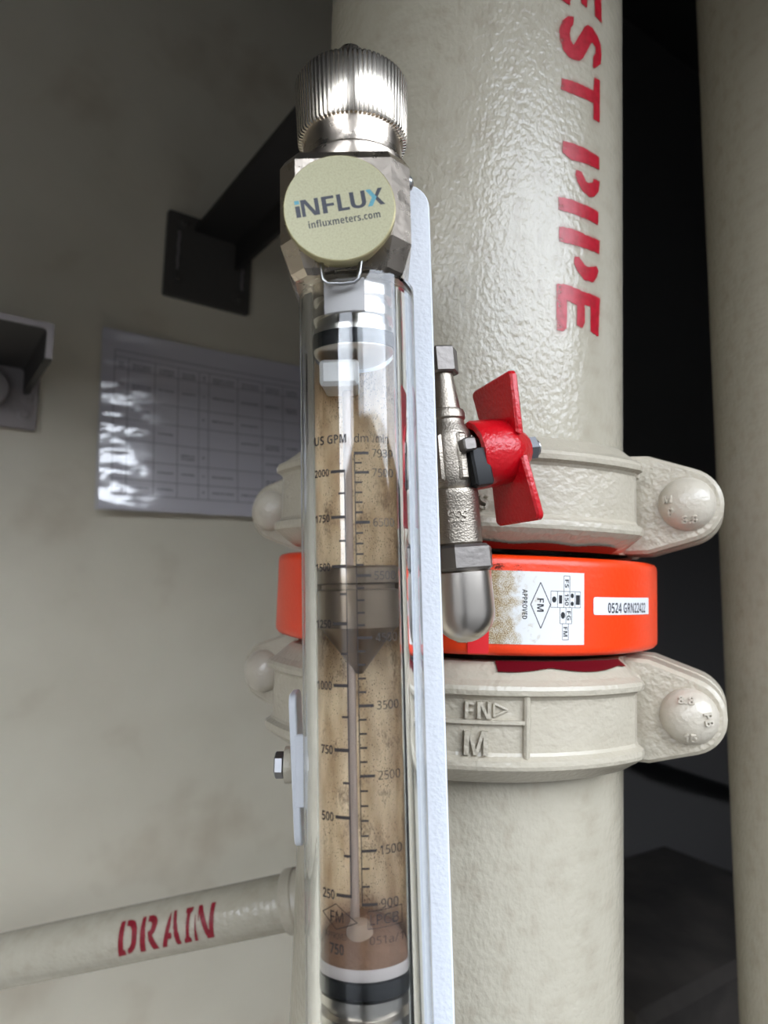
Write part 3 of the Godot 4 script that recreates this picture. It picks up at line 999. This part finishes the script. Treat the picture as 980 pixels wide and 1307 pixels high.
func scale_print(t: Node3D) -> void:
	var ink := Color(0.13, 0.10, 0.09)
	var k := 24.0
	var w := 26.0
	var top := 42.0
	var h := 140.0
	var img := canvas(int(w * k), 1680 * 2 if false else int(h * k * 0.6), Color(ink, 0))
	var ky := 0.6 * k
	var px := func(x: float, y: float) -> Vector2: return Vector2((x + 13.0) * k, (top - y) * ky)
	var bar := func(x0: float, x1: float, y: float, th: float) -> void: fill(img, PackedVector2Array([px.call(x0, y + th), px.call(x1, y + th), px.call(x1, y - th), px.call(x0, y - th)]), ink)
	var word := func(s: String, x0: float, x1: float, y: float, hh: float, bold: bool, c: Color) -> void: write_xy(img, s, px.call((x0 + x1) / 2, y), (x1 - x0) * k, hh * ky, c, bold)
	var left := [[2000, 29.6], [1750, 16.9], [1500, 3.5], [1250, -11.8], [1000, -28.1], [750, -44.7], [500, -61.7], [250, -81.0]]
	for i in left.size():
		var y: float = left[i][1]
		bar.call(-7.2, -3.2, y, 0.42)
		var s := str(left[i][0])
		word.call(s, -11.9 if s.length() == 4 else -10.9, -7.7, y - 0.1, 2.1 + 0.05 * i, true, ink)
		if i < left.size() - 1: bar.call(-5.1, -3.2, (y + left[i + 1][1]) / 2 + 0.2, 0.3)
	fill(img, PackedVector2Array([px.call(-3.4, 30.0), px.call(-3.15, 30.0), px.call(-3.15, -81.4), px.call(-3.4, -81.4)]), ink)
	var right := [[7930, 34.4], [7500, 29.0], [6500, 15.3], [5500, 0.9], [4500, -15.6], [3500, -33.3], [2500, -51.2], [1500, -69.8], [900, -82.9]]
	var cuts := [2, 5, 5, 5, 5, 5, 5, 3]
	for i in right.size():
		var y: float = right[i][1]
		bar.call(-0.6, 3.4, y, 0.36)
		var s := str(right[i][0])
		word.call(s, 4.3, 10.0 if s.length() == 4 else 8.8, y, 2.3, false, ink)
		if i < right.size() - 1:
			for j in range(1, cuts[i]): bar.call(-0.6, 1.5, lerpf(y, right[i + 1][1], float(j) / cuts[i]), 0.25)
	fill(img, PackedVector2Array([px.call(-0.62, 34.8), px.call(-0.38, 34.8), px.call(-0.38, -83.3), px.call(-0.62, -83.3)]), ink)
	word.call("US GPM", -11.9, -2.7, 38.7, 2.5, true, ink)
	word.call("dm", -0.5, 3.4, 38.6, 2.5, false, ink)
	word.call("3", 3.6, 4.3, 39.8, 1.2, false, ink)
	word.call("/min", 4.5, 8.9, 38.6, 2.5, false, ink)
	var dia := [px.call(-11.0, -85.9), px.call(-7.4, -83.2), px.call(-1.9, -87.3), px.call(-7.4, -89.4)]
	for i in 4: thick(img, dia[i], dia[(i + 1) % 4], 3.0, ink)
	word.call("FM", -8.9, -5.5, -86.4, 2.6, false, ink)
	word.call("APPROVED", -10.4, -4.6, -91.0, 1.5, false, ink)
	word.call("750", -9.2, -5.5, -94.2, 2.7, true, ink)
	var b := [px.call(0.8, -84.6), px.call(9.6, -84.0), px.call(9.6, -88.4), px.call(0.8, -88.8)]
	for i in 4: thick(img, b[i], b[(i + 1) % 4], 2.4, ink)
	word.call("LPCB", 1.4, 8.8, -86.6, 2.5, false, ink)
	word.call("051a/1", 1.2, 9.8, -91.6, 2.0, false, Color(ink, 0.7))
	var st := mb()
	# printed on the round face: equal steps across the picture are steps of x, not of the angle
	var rp := TUBE_R + 0.00006
	var cols := 40
	for i in cols:
		var p := []
		var nn := []
		var uv := []
		for q in [[i, 0], [i + 1, 0], [i + 1, 1], [i, 1]]:
			var x := lerpf(-0.013, 0.013, float(q[0]) / cols)
			var xx := x - 0.0004
			var zz := sqrt(rp * rp - xx * xx)
			p.append(Vector3(x, (top - h * q[1]) * 0.001, zz))
			nn.append(Vector3(xx, 0, zz) / rp)
			uv.append(Vector2(float(q[0]) / cols, q[1]))
		quad(st, p, nn, uv)
	tag(obj("scale_print", st, print_mat("scale_ink", ImageTexture.create_from_image(img), 0.6, true), t), "dark printed double scale with numbers")


func write_xy(img: Image, s: String, at: Vector2, w: float, h: float, c: Color, bold: bool) -> void:
	write(img, s, at, h, c, bold, w)


func thick(img: Image, a: Vector2, b: Vector2, w: float, c: Color) -> void:
	stroke(img, a, b, w, c)


func inside(t: Node3D) -> void:
	var z3 := Vector3.ZERO
	# upper steel plug with its seal
	obj("upper_plug", lathed([Vector2(0, 0.0665), Vector2(0.0100, 0.0665), Vector2(0.0112, 0.0668), Vector2(0.0121, 0.0672), Vector2(0.0121, 0.0735), Vector2(0.0111, 0.0737), Vector2(0.0111, 0.0765), Vector2(0.0121, 0.0768), Vector2(0.0121, 0.0795), Vector2(0.0108, 0.0798), Vector2(0.0108, 0.0822), Vector2(0.0121, 0.0826), Vector2(0.0121, 0.0900), Vector2(0, 0.0900)], 64), M.satin_chrome, t, BORE)
	obj("seal_ring", lathed([Vector2(0.0112, 0.0672), Vector2(0.01235, 0.0674), Vector2(0.0125, 0.0690), Vector2(0.0125, 0.0704), Vector2(0.01235, 0.0718), Vector2(0.0112, 0.0720)], 64), M.rubber, t, BORE)
	var st := mb()
	box(st, Vector3(-0.0095, 0.0565, -0.006), Vector3(0.0015, 0.0645, 0.0068), 0.0012)
	tag(obj("float_stop", st, M.white_plastic, t, BORE), "white plastic stop block")
	st = mb()
	lathe(st, [Vector2(TUBE_R + 0.0001, 0.0747), Vector2(TUBE_R + 0.0005, 0.0750), Vector2(TUBE_R + 0.0005, 0.0845), Vector2(TUBE_R + 0.0001, 0.0848)], 12, -29.0, 9.0, false, Transform3D(Basis(), Vector3(0.0004, 0, 0)))
	tag(obj("blank_sticker", st, M.frosted, t), "small blank frosted square")
	# float: a disc that rides in the bore, then a drum and a cone, on a guide rod
	obj("float", lathed([Vector2(0, -0.027), Vector2(0.0010, -0.0268), Vector2(0.0106, -0.0142), Vector2(0.0118, -0.0134), Vector2(0.0118, -0.0030), Vector2(0.0108, -0.0026), Vector2(0.0108, -0.0014), Vector2(0.0120, -0.0010), Vector2(0.0120, 0.0032), Vector2(0.0112, 0.0038), Vector2(0, 0.0038)], 64), M.stained_steel, t, BORE)
	st = mb()
	tube(st, [Vector3(-0.0024, -0.100, 0), Vector3(-0.0024, 0.066, 0)], 0.0013, 14)
	obj("guide_rod", st, M.stained_rod, t, BORE)
	# lower end
	tag(obj("white_seat", lathed([Vector2(0, -0.1035), Vector2(0.0122, -0.1035), Vector2(0.0124, -0.1025), Vector2(0.0122, -0.1006), Vector2(0.0114, -0.1000), Vector2(0, -0.1000)], 64), M.stained_white, t, BORE), "off-white stained seat ring")
	tag(obj("silted_seat", lathed([Vector2(0.0121, -0.1005), Vector2(0.0120, -0.0980), Vector2(0.0106, -0.0962), Vector2(0.0086, -0.0948), Vector2(0.0050, -0.0940), Vector2(0, -0.0940)], 64), M.silt, t, BORE), "seat caked with brown silt")
	tag(obj("seat_nub", lathed([Vector2(0.0037, -0.0985), Vector2(0.0034, -0.0935), Vector2(0.0024, -0.0916), Vector2(0, -0.0911)], 32), M.pale_silt, t, BORE * Transform3D(Basis(), Vector3(-0.0010, 0, 0.0055))), "pale nub in the silt")
	obj("seal_ring", lathed([Vector2(0.0105, -0.1084), Vector2(0.01235, -0.1080), Vector2(0.0125, -0.1068), Vector2(0.0125, -0.1052), Vector2(0.01235, -0.1040), Vector2(0.0105, -0.1036)], 64), M.rubber, t, BORE)
	obj("lower_plug", lathed([Vector2(0, -0.168), Vector2(0.0122, -0.168), Vector2(0.0122, -0.1200), Vector2(0.0108, -0.1195), Vector2(0.0108, -0.1175), Vector2(0.0122, -0.1170), Vector2(0.0122, -0.1140), Vector2(0.0108, -0.1136), Vector2(0.0108, -0.1118), Vector2(0.0122, -0.1112), Vector2(0.0122, -0.1088), Vector2(0.0105, -0.1084), Vector2(0, -0.1084)], 64), M.satin_chrome, t, BORE)


func head(t: Node3D) -> void:
	# nickel block above the tube
	var st := mb()
	var outline_top := PackedVector2Array([Vector2(-21.0, 14.0), Vector2(-16.0, 19.0), Vector2(11.5, 19.0), Vector2(17.0, 13.5), Vector2(17.0, -14.0), Vector2(12.0, -19.0), Vector2(-16.0, -19.0), Vector2(-21.0, -14.0)])
	var levels := [[0.122, 0.93], [0.1235, 0.80]]
	levels = [[0.0868, 0.80], [0.0885, 0.86], [0.0965, 1.0], [0.1200, 1.0], [0.1228, 0.93], [0.1234, 0.86]]
	var c := Vector2(-1.6, 0)
	for i in levels.size() - 1:
		for k in outline_top.size():
			var a := outline_top[k]
			var b := outline_top[(k + 1) % outline_top.size()]
			var p := []
			for q in [[a, i], [b, i], [b, i + 1], [a, i + 1]]:
				var s: Vector2 = c + (q[0] - c) * levels[q[1]][1]
				p.append(Vector3(s.x * 0.001, levels[q[1]][0], s.y * 0.001))
			var n: Vector3 = (p[1] - p[0]).cross(p[3] - p[0]).normalized()
			var m2: Vector2 = (a + b) / 2 - c
			if n.dot(Vector3(m2.x, 0, m2.y)) < 0.0: n = -n
			quad(st, p, [n, n, n, n], [Vector2(0, 0), Vector2(1, 0), Vector2(1, 1), Vector2(0, 1)])
	for e in [[0, Vector3.DOWN], [levels.size() - 1, Vector3.UP]]:
		for k in range(1, outline_top.size() - 1):
			var p := []
			for q in [outline_top[0], outline_top[k], outline_top[k + 1]]:
				var s: Vector2 = c + (q - c) * levels[e[0]][1]
				p.append(Vector3(s.x * 0.001, levels[e[0]][0], s.y * 0.001))
			tri(st, p, [e[1], e[1], e[1]], [Vector2(), Vector2(), Vector2()])
	obj("head_block", st, M.nickel, t)
	obj("neck", lathed([Vector2(0.0170, 0.1230), Vector2(0.0172, 0.1238), Vector2(0.0172, 0.1268), Vector2(0.0166, 0.1276), Vector2(0.0156, 0.1284), Vector2(0.0154, 0.1350), Vector2(0.0160, 0.1364), Vector2(0.0160, 0.1380), Vector2(0, 0.1380)], 72), M.nickel, t)
	# knurled cap: straight ridges
	st = mb()
	lathe(st, [Vector2(0.0155, 0.1360), Vector2(0.0169, 0.1363), Vector2(0.0173, 0.1370), Vector2(0.0180, 0.1548), Vector2(0.0176, 0.1556)], 760, 0, 360, false, Transform3D(), 76)
	var cap := obj("knurled_cap", st, M.cap_nickel, t)
	st = mb()
	lathe(st, [Vector2(0.0174, 0.1555), Vector2(0.0160, 0.1561), Vector2(0, 0.1561)], 64)
	obj("cap_top", st, M.nickel, cap)
	obj("bleed_button", lathed([Vector2(0.0050, 0.1550), Vector2(0.0046, 0.1600), Vector2(0.0046, 0.1675), Vector2(0.0038, 0.1688), Vector2(0, 0.1692)], 32), M.nickel, t)
	# round badge
	st = mb()
	var cx := Vector3(-0.0031, 0.1008, 0)
	lathe(st, [Vector2(0, 0.0185), Vector2(0.0135, 0.0185), Vector2(0.0135, 0.0236), Vector2(0.0151, 0.0236), Vector2(0.0154, 0.0239), Vector2(0.0154, 0.0259), Vector2(0.0151, 0.0262), Vector2(0, 0.0262)], 72, 0, 360, false, along(Vector3(0, 0, 1), cx))
	var badge := obj("badge", st, mat("badge_rim", Color(0.70, 0.66, 0.50), 0.35, 0.6), t)
	tag(badge, "round pale gold badge with printed lettering")
	st = mb()
	var rr := 0.0150
	for k in 64:
		var a0 := TAU * k / 64
		var a1 := TAU * (k + 1) / 64
		var p := [Vector3(0, 0, 0), Vector3(cos(a0), sin(a0), 0), Vector3(cos(a1), sin(a1), 0)]
		var q := []
		var uv := []
		for v in p:
			q.append(cx + v * rr + Vector3(0, 0, 0.02626))
			uv.append(Vector2(0.5 + 0.5 * v.x, 0.5 - 0.5 * v.y))
		tri(st, q, [Vector3.BACK, Vector3.BACK, Vector3.BACK], uv)
	obj("badge_face", st, badge_face(), badge)
	# wire clip that hangs under the badge
	st = mb()
	var z := 0.0205
	tube(st, [Vector3(-0.0086, 0.0905, z), Vector3(-0.0085, 0.0850, z), Vector3(-0.0082, 0.0830, z), Vector3(-0.0070, 0.0819, z), Vector3(-0.0030, 0.0817, z), Vector3(0.0004, 0.0821, z), Vector3(0.0015, 0.0831, z), Vector3(0.0019, 0.0850, z), Vector3(0.0026, 0.0905, z)], 0.0006, 8)
	obj("wire_clip", st, M.steel, t)
	obj("side_screw", lathed([Vector2(0.0026, 0), Vector2(0.0026, 0.0008), Vector2(0.0020, 0.0020), Vector2(0.0008, 0.0026), Vector2(0, 0.0027)], 20, along(Vector3(1, 0, 0), Vector3(0.0166, 0.1262, -0.004))), M.steel, t)


func badge_face() -> Material:
	var img := canvas(1536, 1536, Color(0.62, 0.60, 0.475))
	var dark := Color(0.17, 0.18, 0.21)
	var teal := Color(0.30, 0.52, 0.56)
	var ang := -8.5
	var turn := Transform2D(deg_to_rad(ang), Vector2.ZERO)
	var o := Vector2(768, 700)
	var at := func(x: float, y: float) -> Vector2: return o + turn * Vector2(x, y)
	# the word: i N F L U X across 1240 pixels
	var x := -620.0
	var h := 250.0
	fill(img, PackedVector2Array([at.call(x, -h / 2 + 82), at.call(x + 66, -h / 2 + 82), at.call(x + 66, h / 2), at.call(x, h / 2)]), dark)
	fill(img, PackedVector2Array([at.call(x, -h / 2), at.call(x + 66, -h / 2), at.call(x + 66, -h / 2 + 56), at.call(x, -h / 2 + 56)]), teal)
	for l in [["N", -412.0, 250.0], ["F", -156.0, 175.0], ["L", 52.0, 165.0], ["U", 264.0, 220.0], ["X", 508.0, 250.0]]:
		write(img, l[0], at.call(l[1], 0.0), h, dark, true, l[2], ang)
	fill(img, PackedVector2Array([at.call(386, -h / 2), at.call(452, -h / 2), at.call(530, 0), at.call(452, h / 2), at.call(386, h / 2), at.call(462, 0)]), teal)
	write(img, "influxmeters.com", at.call(30.0, 255.0), 112.0, Color(0.20, 0.20, 0.20), true, 1010.0, ang)
	img.resize(768, 768, Image.INTERPOLATE_BILINEAR)
	var n := noise(0.05, 3, 51)
	var s := noise(0.11, 2, 52)
	for y in 768:
		for xx in 768:
			var c := img.get_pixel(xx, y)
			c = c.lightened(0.06 * n.get_noise_2d(xx, y)) if n.get_noise_2d(xx, y) > 0.0 else c.darkened(-0.10 * n.get_noise_2d(xx, y))
			if s.get_noise_2d(xx, y) > 0.70: c = c.darkened(0.5)
			img.set_pixel(xx, y, c)
	var m := print_mat("badge_print", ImageTexture.create_from_image(img), 0.38, false)
	m.metallic = 0.15
	return m


# ------------------------------------------------------------------ white mounting plate behind the meter
func mount() -> void:
	var t := thing("mounting_plate", Vector3(-0.00628, 1.39917, -0.202), Vector3(-0.822, 0, 3.096))
	tag(t, "long white powder coated metal plate behind the clear flow meter", "bracket")
	var p := PackedVector2Array([Vector2(-0.0150, -0.200), Vector2(0.0254, -0.200)])
	for i in 8:
		var a := deg_to_rad(90.0 * i / 7.0)
		p.append(Vector2(0.0254 - 0.0075 + 0.0075 * cos(a), 0.1352 - 0.0085 + 0.0085 * sin(a)))
	p.append(Vector2(-0.0150, 0.1352))
	var st := mb()
	prism(st, p, -0.0215, -0.0190, 0.0005)
	obj("back_plate", st, M.white_powder, t)
	st = mb()
	box(st, Vector3(-0.004, -0.150, -0.1010), Vector3(0.014, -0.130, -0.0213), 0.001)
	tag(obj("pipe_arm", st, M.white_powder, t), "short arm welded back to the pipe")
	# side flange with its clamp bolt, low on the left
	st = mb()
	var tb := Transform3D(Basis(Vector3(0, 0, 1), deg_to_rad(2.0)), Vector3(-0.0222, -0.0590, -0.0270))
	prism(st, rrect(-0.0075, -0.0235, 0.0075, 0.0235, 0.004), -0.0012, 0.0012, 0.0004, tb * Transform3D(Basis(Vector3.UP, deg_to_rad(90.0)), Vector3.ZERO))
	box(st, Vector3(-0.0222, -0.0700, -0.0215), Vector3(-0.0140, -0.0480, -0.0193), 0.0003)
	obj("side_flange", st, M.white_powder, t)
	st = mb()
	lathe(st, [Vector2(0.0, 0.0), Vector2(0.0052, 0.0), Vector2(0.0058, 0.001), Vector2(0.0058, 0.0032), Vector2(0.0, 0.0036)], 28, 0, 360, false, along(Vector3(-1, 0, 0), Vector3(-0.0232, -0.0592, -0.0285)))
	obj("spacer", st, M.cast_paint, t)
	st = mb()
	prism(st, ngon(0.0042, 6, 12), 0.0, 0.0030, 0.0004, Transform3D(along(Vector3(-1, 0, 0)).basis * Basis(Vector3(1, 0, 0), deg_to_rad(-90)), Vector3(-0.0268, -0.0592, -0.0285)))
	obj("clamp_bolt", st, M.bolt_steel, t)


# ------------------------------------------------------------------ small ball valve with a red butterfly handle
func valve() -> void:
	var t := thing("ball_valve", Vector3(0.0250, 1.4246, -0.2400), Vector3(-0.8, 0, 6.3))
	tag(t, "small nickel valve with a red butterfly handle in front of the orange ring", "valve")
	# local y runs along the flow; the origin is 2 cm below the ball
	var st := mb()
	prism(st, ngon(0.0061, 6, 10), 0.0, 0.0095, 0.0006, Transform3D(Basis(Vector3(1, 0, 0), deg_to_rad(-90)), Vector3(0, 0.0492, 0)))
	obj("top_nut", st, M.grey_nickel, t)
	obj("upper_body", lathed([Vector2(0.0037, 0.0500), Vector2(0.0038, 0.0480), Vector2(0.0052, 0.0360), Vector2(0.0062, 0.0355), Vector2(0.0066, 0.0345), Vector2(0.0066, 0.0325), Vector2(0.0060, 0.0318), Vector2(0.0063, 0.0300), Vector2(0.0078, 0.0275), Vector2(0.0084, 0.0240), Vector2(0.0084, 0.0120), Vector2(0.0078, 0.0085), Vector2(0.0070, 0.0068)], 48), M.cast_nickel, t)
	st = mb()
	for k in 6:
		var q := Transform3D(Basis(Vector3.UP, deg_to_rad(25.0 + 60.0 * k)), Vector3.ZERO)
		box(st, Vector3(-0.0018, 0.0095, 0.0070), Vector3(0.0018, 0.0262, 0.0092), 0.0008, q)
	obj("body_rib", st, M.cast_nickel, t)
	obj("lower_body", lathed([Vector2(0.0066, 0.0072), Vector2(0.0086, 0.0066), Vector2(0.0088, 0.0050), Vector2(0.0086, 0.0040), Vector2(0.0086, -0.0120), Vector2(0.0080, -0.0128)], 48), M.cast_nickel, t)
	for k in 3:
		emboss("cast_mark", "S", t, M.cast_nickel, Transform3D(Basis(Vector3.UP, deg_to_rad(-14.0 + 14.0 * k)), Basis(Vector3.UP, deg_to_rad(-14.0 + 14.0 * k)).z * 0.0086 + Vector3(0, -0.003, 0)), 0.0042, 0.0006)
	st = mb()
	prism(st, ngon(0.0128, 6, 18), 0.0, 0.0088, 0.0010, Transform3D(Basis(Vector3(1, 0, 0), deg_to_rad(-90)), Vector3(0, -0.0216, 0)))
	obj("union_nut", st, M.grey_nickel, t)
	# smooth elbow: a rounded end, turned back into the ring
	st = mb()
	var dome := [Vector2(0.0, -0.0462)]
	for i in range(1, 9):
		var a := deg_to_rad(90.0 - 90.0 * i / 8.0)
		dome.append(Vector2(0.0108 * cos(a), -0.0354 - 0.0108 * sin(a)))
	dome.append(Vector2(0.0106, -0.0222))
	dome.append(Vector2(0.0096, -0.0212))
	lathe(st, dome, 48)
	lathe(st, [Vector2(0.0105, -0.002), Vector2(0.0105, 0.0185)], 40, 0, 360, false, along(Vector3(0.03, 0, -1), Vector3(0, -0.0352, -0.004)))
	obj("elbow", st, M.satin_chrome, t)
	# stem, gland and the two bolts
	var ax := Vector3(0.95, 0.10, -0.30).normalized()
	var ball := Vector3(0, 0.0185, 0)
	var up := (Vector3.UP - ax * ax.dot(Vector3.UP)).normalized()
	var side := ax.cross(up).normalized()
	var hb := Basis(side, up, ax) if Basis(side, up, ax).determinant() > 0 else Basis(-side, up, ax)
	st = mb()
	lathe(st, [Vector2(0.0078, 0.0), Vector2(0.0074, 0.008), Vector2(0.0062, 0.0095), Vector2(0.0060, 0.0130), Vector2(0.0048, 0.0135), Vector2(0.0048, 0.019)], 32, 0, 360, false, along(ax, ball))
	obj("stem_boss", st, M.cast_nickel, t)
	st = mb()
	# side points away from or towards the camera; the block sits on the near side, under the hub
	var near := 1.0 if hb.x.z > 0.0 else -1.0
	box(st, Vector3(minf(near * 0.003, near * 0.0112), -0.0122, 0.0030), Vector3(maxf(near * 0.003, near * 0.0112), 0.0010, 0.0100), 0.0008, Transform3D(hb, ball))
	tag(obj("stop_block", st, M.black_inside, t), "dark stop block under the handle")
	st = mb()
	prism(st, rrect(-0.0024, -0.0022, 0.0024, 0.0024, 0.0011), 0.0, 0.0135, 0.0005, Transform3D(Basis(hb.z, hb.y, hb.x * near) , ball + hb.z * 0.0022 + hb.y * 0.0022))
	obj("stop_pin", st, M.grey_nickel, t)
	# handle: hub with a cone, and two wings turned half round from each other
	st = mb()
	var hub := [Vector2(0.0100, 0.0080), Vector2(0.0122, 0.0082), Vector2(0.0126, 0.0090), Vector2(0.0122, 0.0215), Vector2(0.0116, 0.0228), Vector2(0.0062, 0.0300), Vector2(0.0056, 0.0305), Vector2(0.0, 0.0305)]
	lathe(st, hub, 14, 0, 360, false, along(ax, ball))
	lathe(st, [Vector2(0.0100, 0.0080), Vector2(0.0100, 0.0200), Vector2(0.004, 0.0200)], 20, 0, 360, true, along(ax, ball))
	for s in [1.0, -1.0]:
		var w := PackedVector2Array([Vector2(-0.0125, 0.004), Vector2(0.0125, 0.004), Vector2(0.0156, 0.0252), Vector2(0.0149, 0.0266), Vector2(0.0136, 0.0272), Vector2(-0.0136, 0.0262), Vector2(-0.0149, 0.0256), Vector2(-0.0156, 0.0242)])
		if s < 0.0:
			for i in w.size(): w[i] = -w[i]
		prism(st, w, 0.0212, 0.0240, 0.0007, Transform3D(hb, ball))
	tag(obj("butterfly_handle", st, M.red_paint, t), "red two winged handle")
	st = mb()
	prism(st, ngon(0.0046, 6, 5), 0.0300, 0.0348, 0.0006, Transform3D(hb, ball))
	lathe(st, [Vector2(0.0030, 0.0345), Vector2(0.0030, 0.0357), Vector2(0.0, 0.0361)], 18, 0, 360, false, along(ax, ball))
	obj("handle_nut", st, M.bolt_steel, t)


# ------------------------------------------------------------------ steel wall brackets
func wall_bracket(label: String, plate: Rect2, arm_u: Vector2, arm_top: float, drop: float, reach: float, m: Material, bolts: Array, welds: Array) -> void:
	var t := thing("wall_bracket")
	t.transform = room() * Transform3D(Basis(), Vector3(plate.get_center().x, plate.get_center().y, 0))
	var c := Vector3(plate.get_center().x, plate.get_center().y, 0)
	tag(t, label, "bracket", "steel angle brackets on the wall")
	var st := mb()
	prism(st, rrect(plate.position.x - c.x, plate.position.y - c.y, plate.end.x - c.x, plate.end.y - c.y, 0.003), 0.0, 0.008, 0.0008)
	obj("base_plate", st, m, t)
	# angle section: a flange on top and a flange on the right
	st = mb()
	var th := 0.0065
	var u0 := arm_u.x - c.x
	var u1 := arm_u.y - c.x
	var h := arm_top - c.y
	prism(st, PackedVector2Array([Vector2(u0, h), Vector2(u0, h - th), Vector2(u1 - th - 0.004, h - th), Vector2(u1 - th - 0.0012, h - th - 0.0012), Vector2(u1 - th, h - th - 0.004), Vector2(u1 - th, h - drop), Vector2(u1, h - drop), Vector2(u1, h - 0.001), Vector2(u1 - 0.001, h)]), 0.007, reach, 0.0006)
	obj("arm", st, M.dark_arm, t)
	st = mb()
	prism(st, PackedVector2Array([Vector2(u0, h - 0.0004), Vector2(u0, h - th + 0.0004), Vector2(u1 - th - 0.004, h - th + 0.0004), Vector2(u1 - th - 0.0008, h - th - 0.0008), Vector2(u1 - th + 0.0004, h - th - 0.004), Vector2(u1 - th + 0.0004, h - drop + 0.0004), Vector2(u1 - 0.0004, h - drop + 0.0004), Vector2(u1 - 0.0004, h - 0.0012), Vector2(u1 - 0.0012, h - 0.0004)]), reach - 0.0002, reach + 0.0004, 0.0)
	tag(obj("cut_end", st, M.galvanised, t), "bare bright cut end of the arm")
	for b in bolts:
		st = mb()
		lathe(st, [Vector2(0.0075, 0.0), Vector2(0.0075, 0.0012), Vector2(0.0046, 0.0014), Vector2(0.0044, 0.0048), Vector2(0.0036, 0.0056), Vector2(0, 0.0056)], 20, 0, 360, false, along(Vector3(0, 0, 1), Vector3(b.x, b.y, 0.008) - c))
		obj("anchor_bolt", st, m, t)
	for w in welds:
		st = mb()
		var path := []
		for i in 9: path.append(Vector3(w[0], lerpf(w[1], w[2], i / 8.0), 0.0085) - c + Vector3(0.0006 * sin(i * 2.1), 0, 0))
		tube(st, path, 0.0022, 7)
		obj("weld_bead", st, M.galvanised, t)


func brackets() -> void:
	wall_bracket("dark angle steel bracket on the wall behind the meter cap", Rect2(0.224, 1.741, 0.113, 0.110), Vector2(0.258, 0.320), 1.838, 0.042, 0.42, M.dark_steel,
		[Vector2(0.244, 1.838), Vector2(0.238, 1.764), Vector2(0.320, 1.760)], [[0.239, 1.776, 1.826], [0.3245, 1.772, 1.800]])
	wall_bracket("bare steel angle bracket cut off by the left photo edge", Rect2(-0.02, 1.549, 0.116, 0.110), Vector2(0.020, 0.0865), 1.622, 0.034, 0.165, M.galvanised,
		[Vector2(0.0835, 1.5655), Vector2(0.0865, 1.584)], [])
	var t := thing("round_bar")
	t.transform = room() * Transform3D(Basis(), Vector3(0.046, 1.588, 0.008))
	tag(t, "round metal rod end under the bare steel bracket at left edge", "rod")
	var st := mb()
	lathe(st, [Vector2(0.021, 0), Vector2(0.021, 0.010), Vector2(0.0195, 0.0115), Vector2(0, 0.0118)], 32, 0, 360, false, along(Vector3(0, 0, 1)))
	obj("rod_end", st, M.galvanised, t)


# ------------------------------------------------------------------ laminated notice on the wall
func notice() -> void:
	var t := thing("laminated_notice")
	t.transform = room() * Transform3D(Basis(Vector3(0, 0, 1), deg_to_rad(1.6)), Vector3(0.1635, 1.468, 0.0))
	tag(t, "white laminated sheet with a printed table fixed to the taupe wall", "notice")
	var w := 0.303
	var h := 0.214
	var img := canvas(1818, 1284, Color(0.85, 0.83, 0.85))
	var ink := Color(0.42, 0.41, 0.44)
	var k := 6000.0
	var cols := [0.014, 0.030, 0.062, 0.091, 0.118, 0.131, 0.170, 0.205, 0.235, 0.262, 0.290]
	var rows := [0.024, 0.032, 0.046, 0.082, 0.106, 0.131, 0.155, 0.178, 0.196]
	for y in rows: stroke(img, Vector2(cols[0], y) * k, Vector2(cols[-1], y) * k, 4.0, ink)
	for x in cols: stroke(img, Vector2(x, rows[0 if x == cols[0] or x == cols[-1] else 1]) * k, Vector2(x, rows[-1]) * k, 4.0, ink)
	for i in cols.size() - 1:
		for j in range(1, rows.size() - 1):
			if j > 1 and rng.randf() < 0.35: continue
			var y: float = (rows[j] + rows[j + 1]) / 2
			for l in (2 if j == 1 or rng.randf() < 0.2 else 1):
				var x: float = cols[i] + 0.005
				var wide: float = cols[i + 1] - 0.005
				while x < wide:
					var d := rng.randf_range(0.0012, 0.0032)
					stroke(img, Vector2(x, y + l * 0.004) * k, Vector2(minf(x + d, wide), y + l * 0.004 + rng.randf_range(-0.0004, 0.0004)) * k, rng.randf_range(7.0, 12.0), ink)
					x += d + 0.0008
	var tex := halved(img)
	var st := mb()
	var nx := 36
	var ny := 48
	var bulge := noise(2.2, 2, 61)
	var at := func(i: float, j: float) -> Vector3:
		var u := i / nx
		var v := j / ny
		return Vector3(u * w, v * h, 0.0022 + 0.0075 * pow(maxf(0.0, 1.0 - u / 0.5), 1.3) + 0.0122 * pow(maxf(0.0, 1.0 - v / 0.85), 1.4) + 0.0007 * bulge.get_noise_2d(u * 0.5, v * 2.6) + 0.0003 * bulge.get_noise_2d(u * 3.0 + 7.0, v * 5.0))
	var nrm := func(i: float, j: float) -> Vector3:
		var e := 0.3
		return (at.call(i + e, j) - at.call(i - e, j)).cross(at.call(i, j + e) - at.call(i, j - e)).normalized()
	for i in nx:
		for j in ny:
			var p := []
			var n := []
			var uv := []
			for q in [[i, j], [i + 1, j], [i + 1, j + 1], [i, j + 1]]:
				p.append(at.call(q[0], q[1]))
				n.append(nrm.call(q[0], q[1]))
				uv.append(Vector2(float(q[0]) / nx, 1.0 - float(q[1]) / ny))
			quad(st, p, n, uv)
	var m := print_mat("notice_print", tex, 0.12, false)
	m.metallic_specular = 0.9
	m.clearcoat_enabled = true
	m.clearcoat = 1.0
	m.clearcoat_roughness = 0.05
	obj("sheet", st, m, t)
	st = mb()
	box(st, Vector3(0.0, 0.0, 0.0002), Vector3(w, h, 0.0008))
	obj("backing", st, M.white_plastic, t)
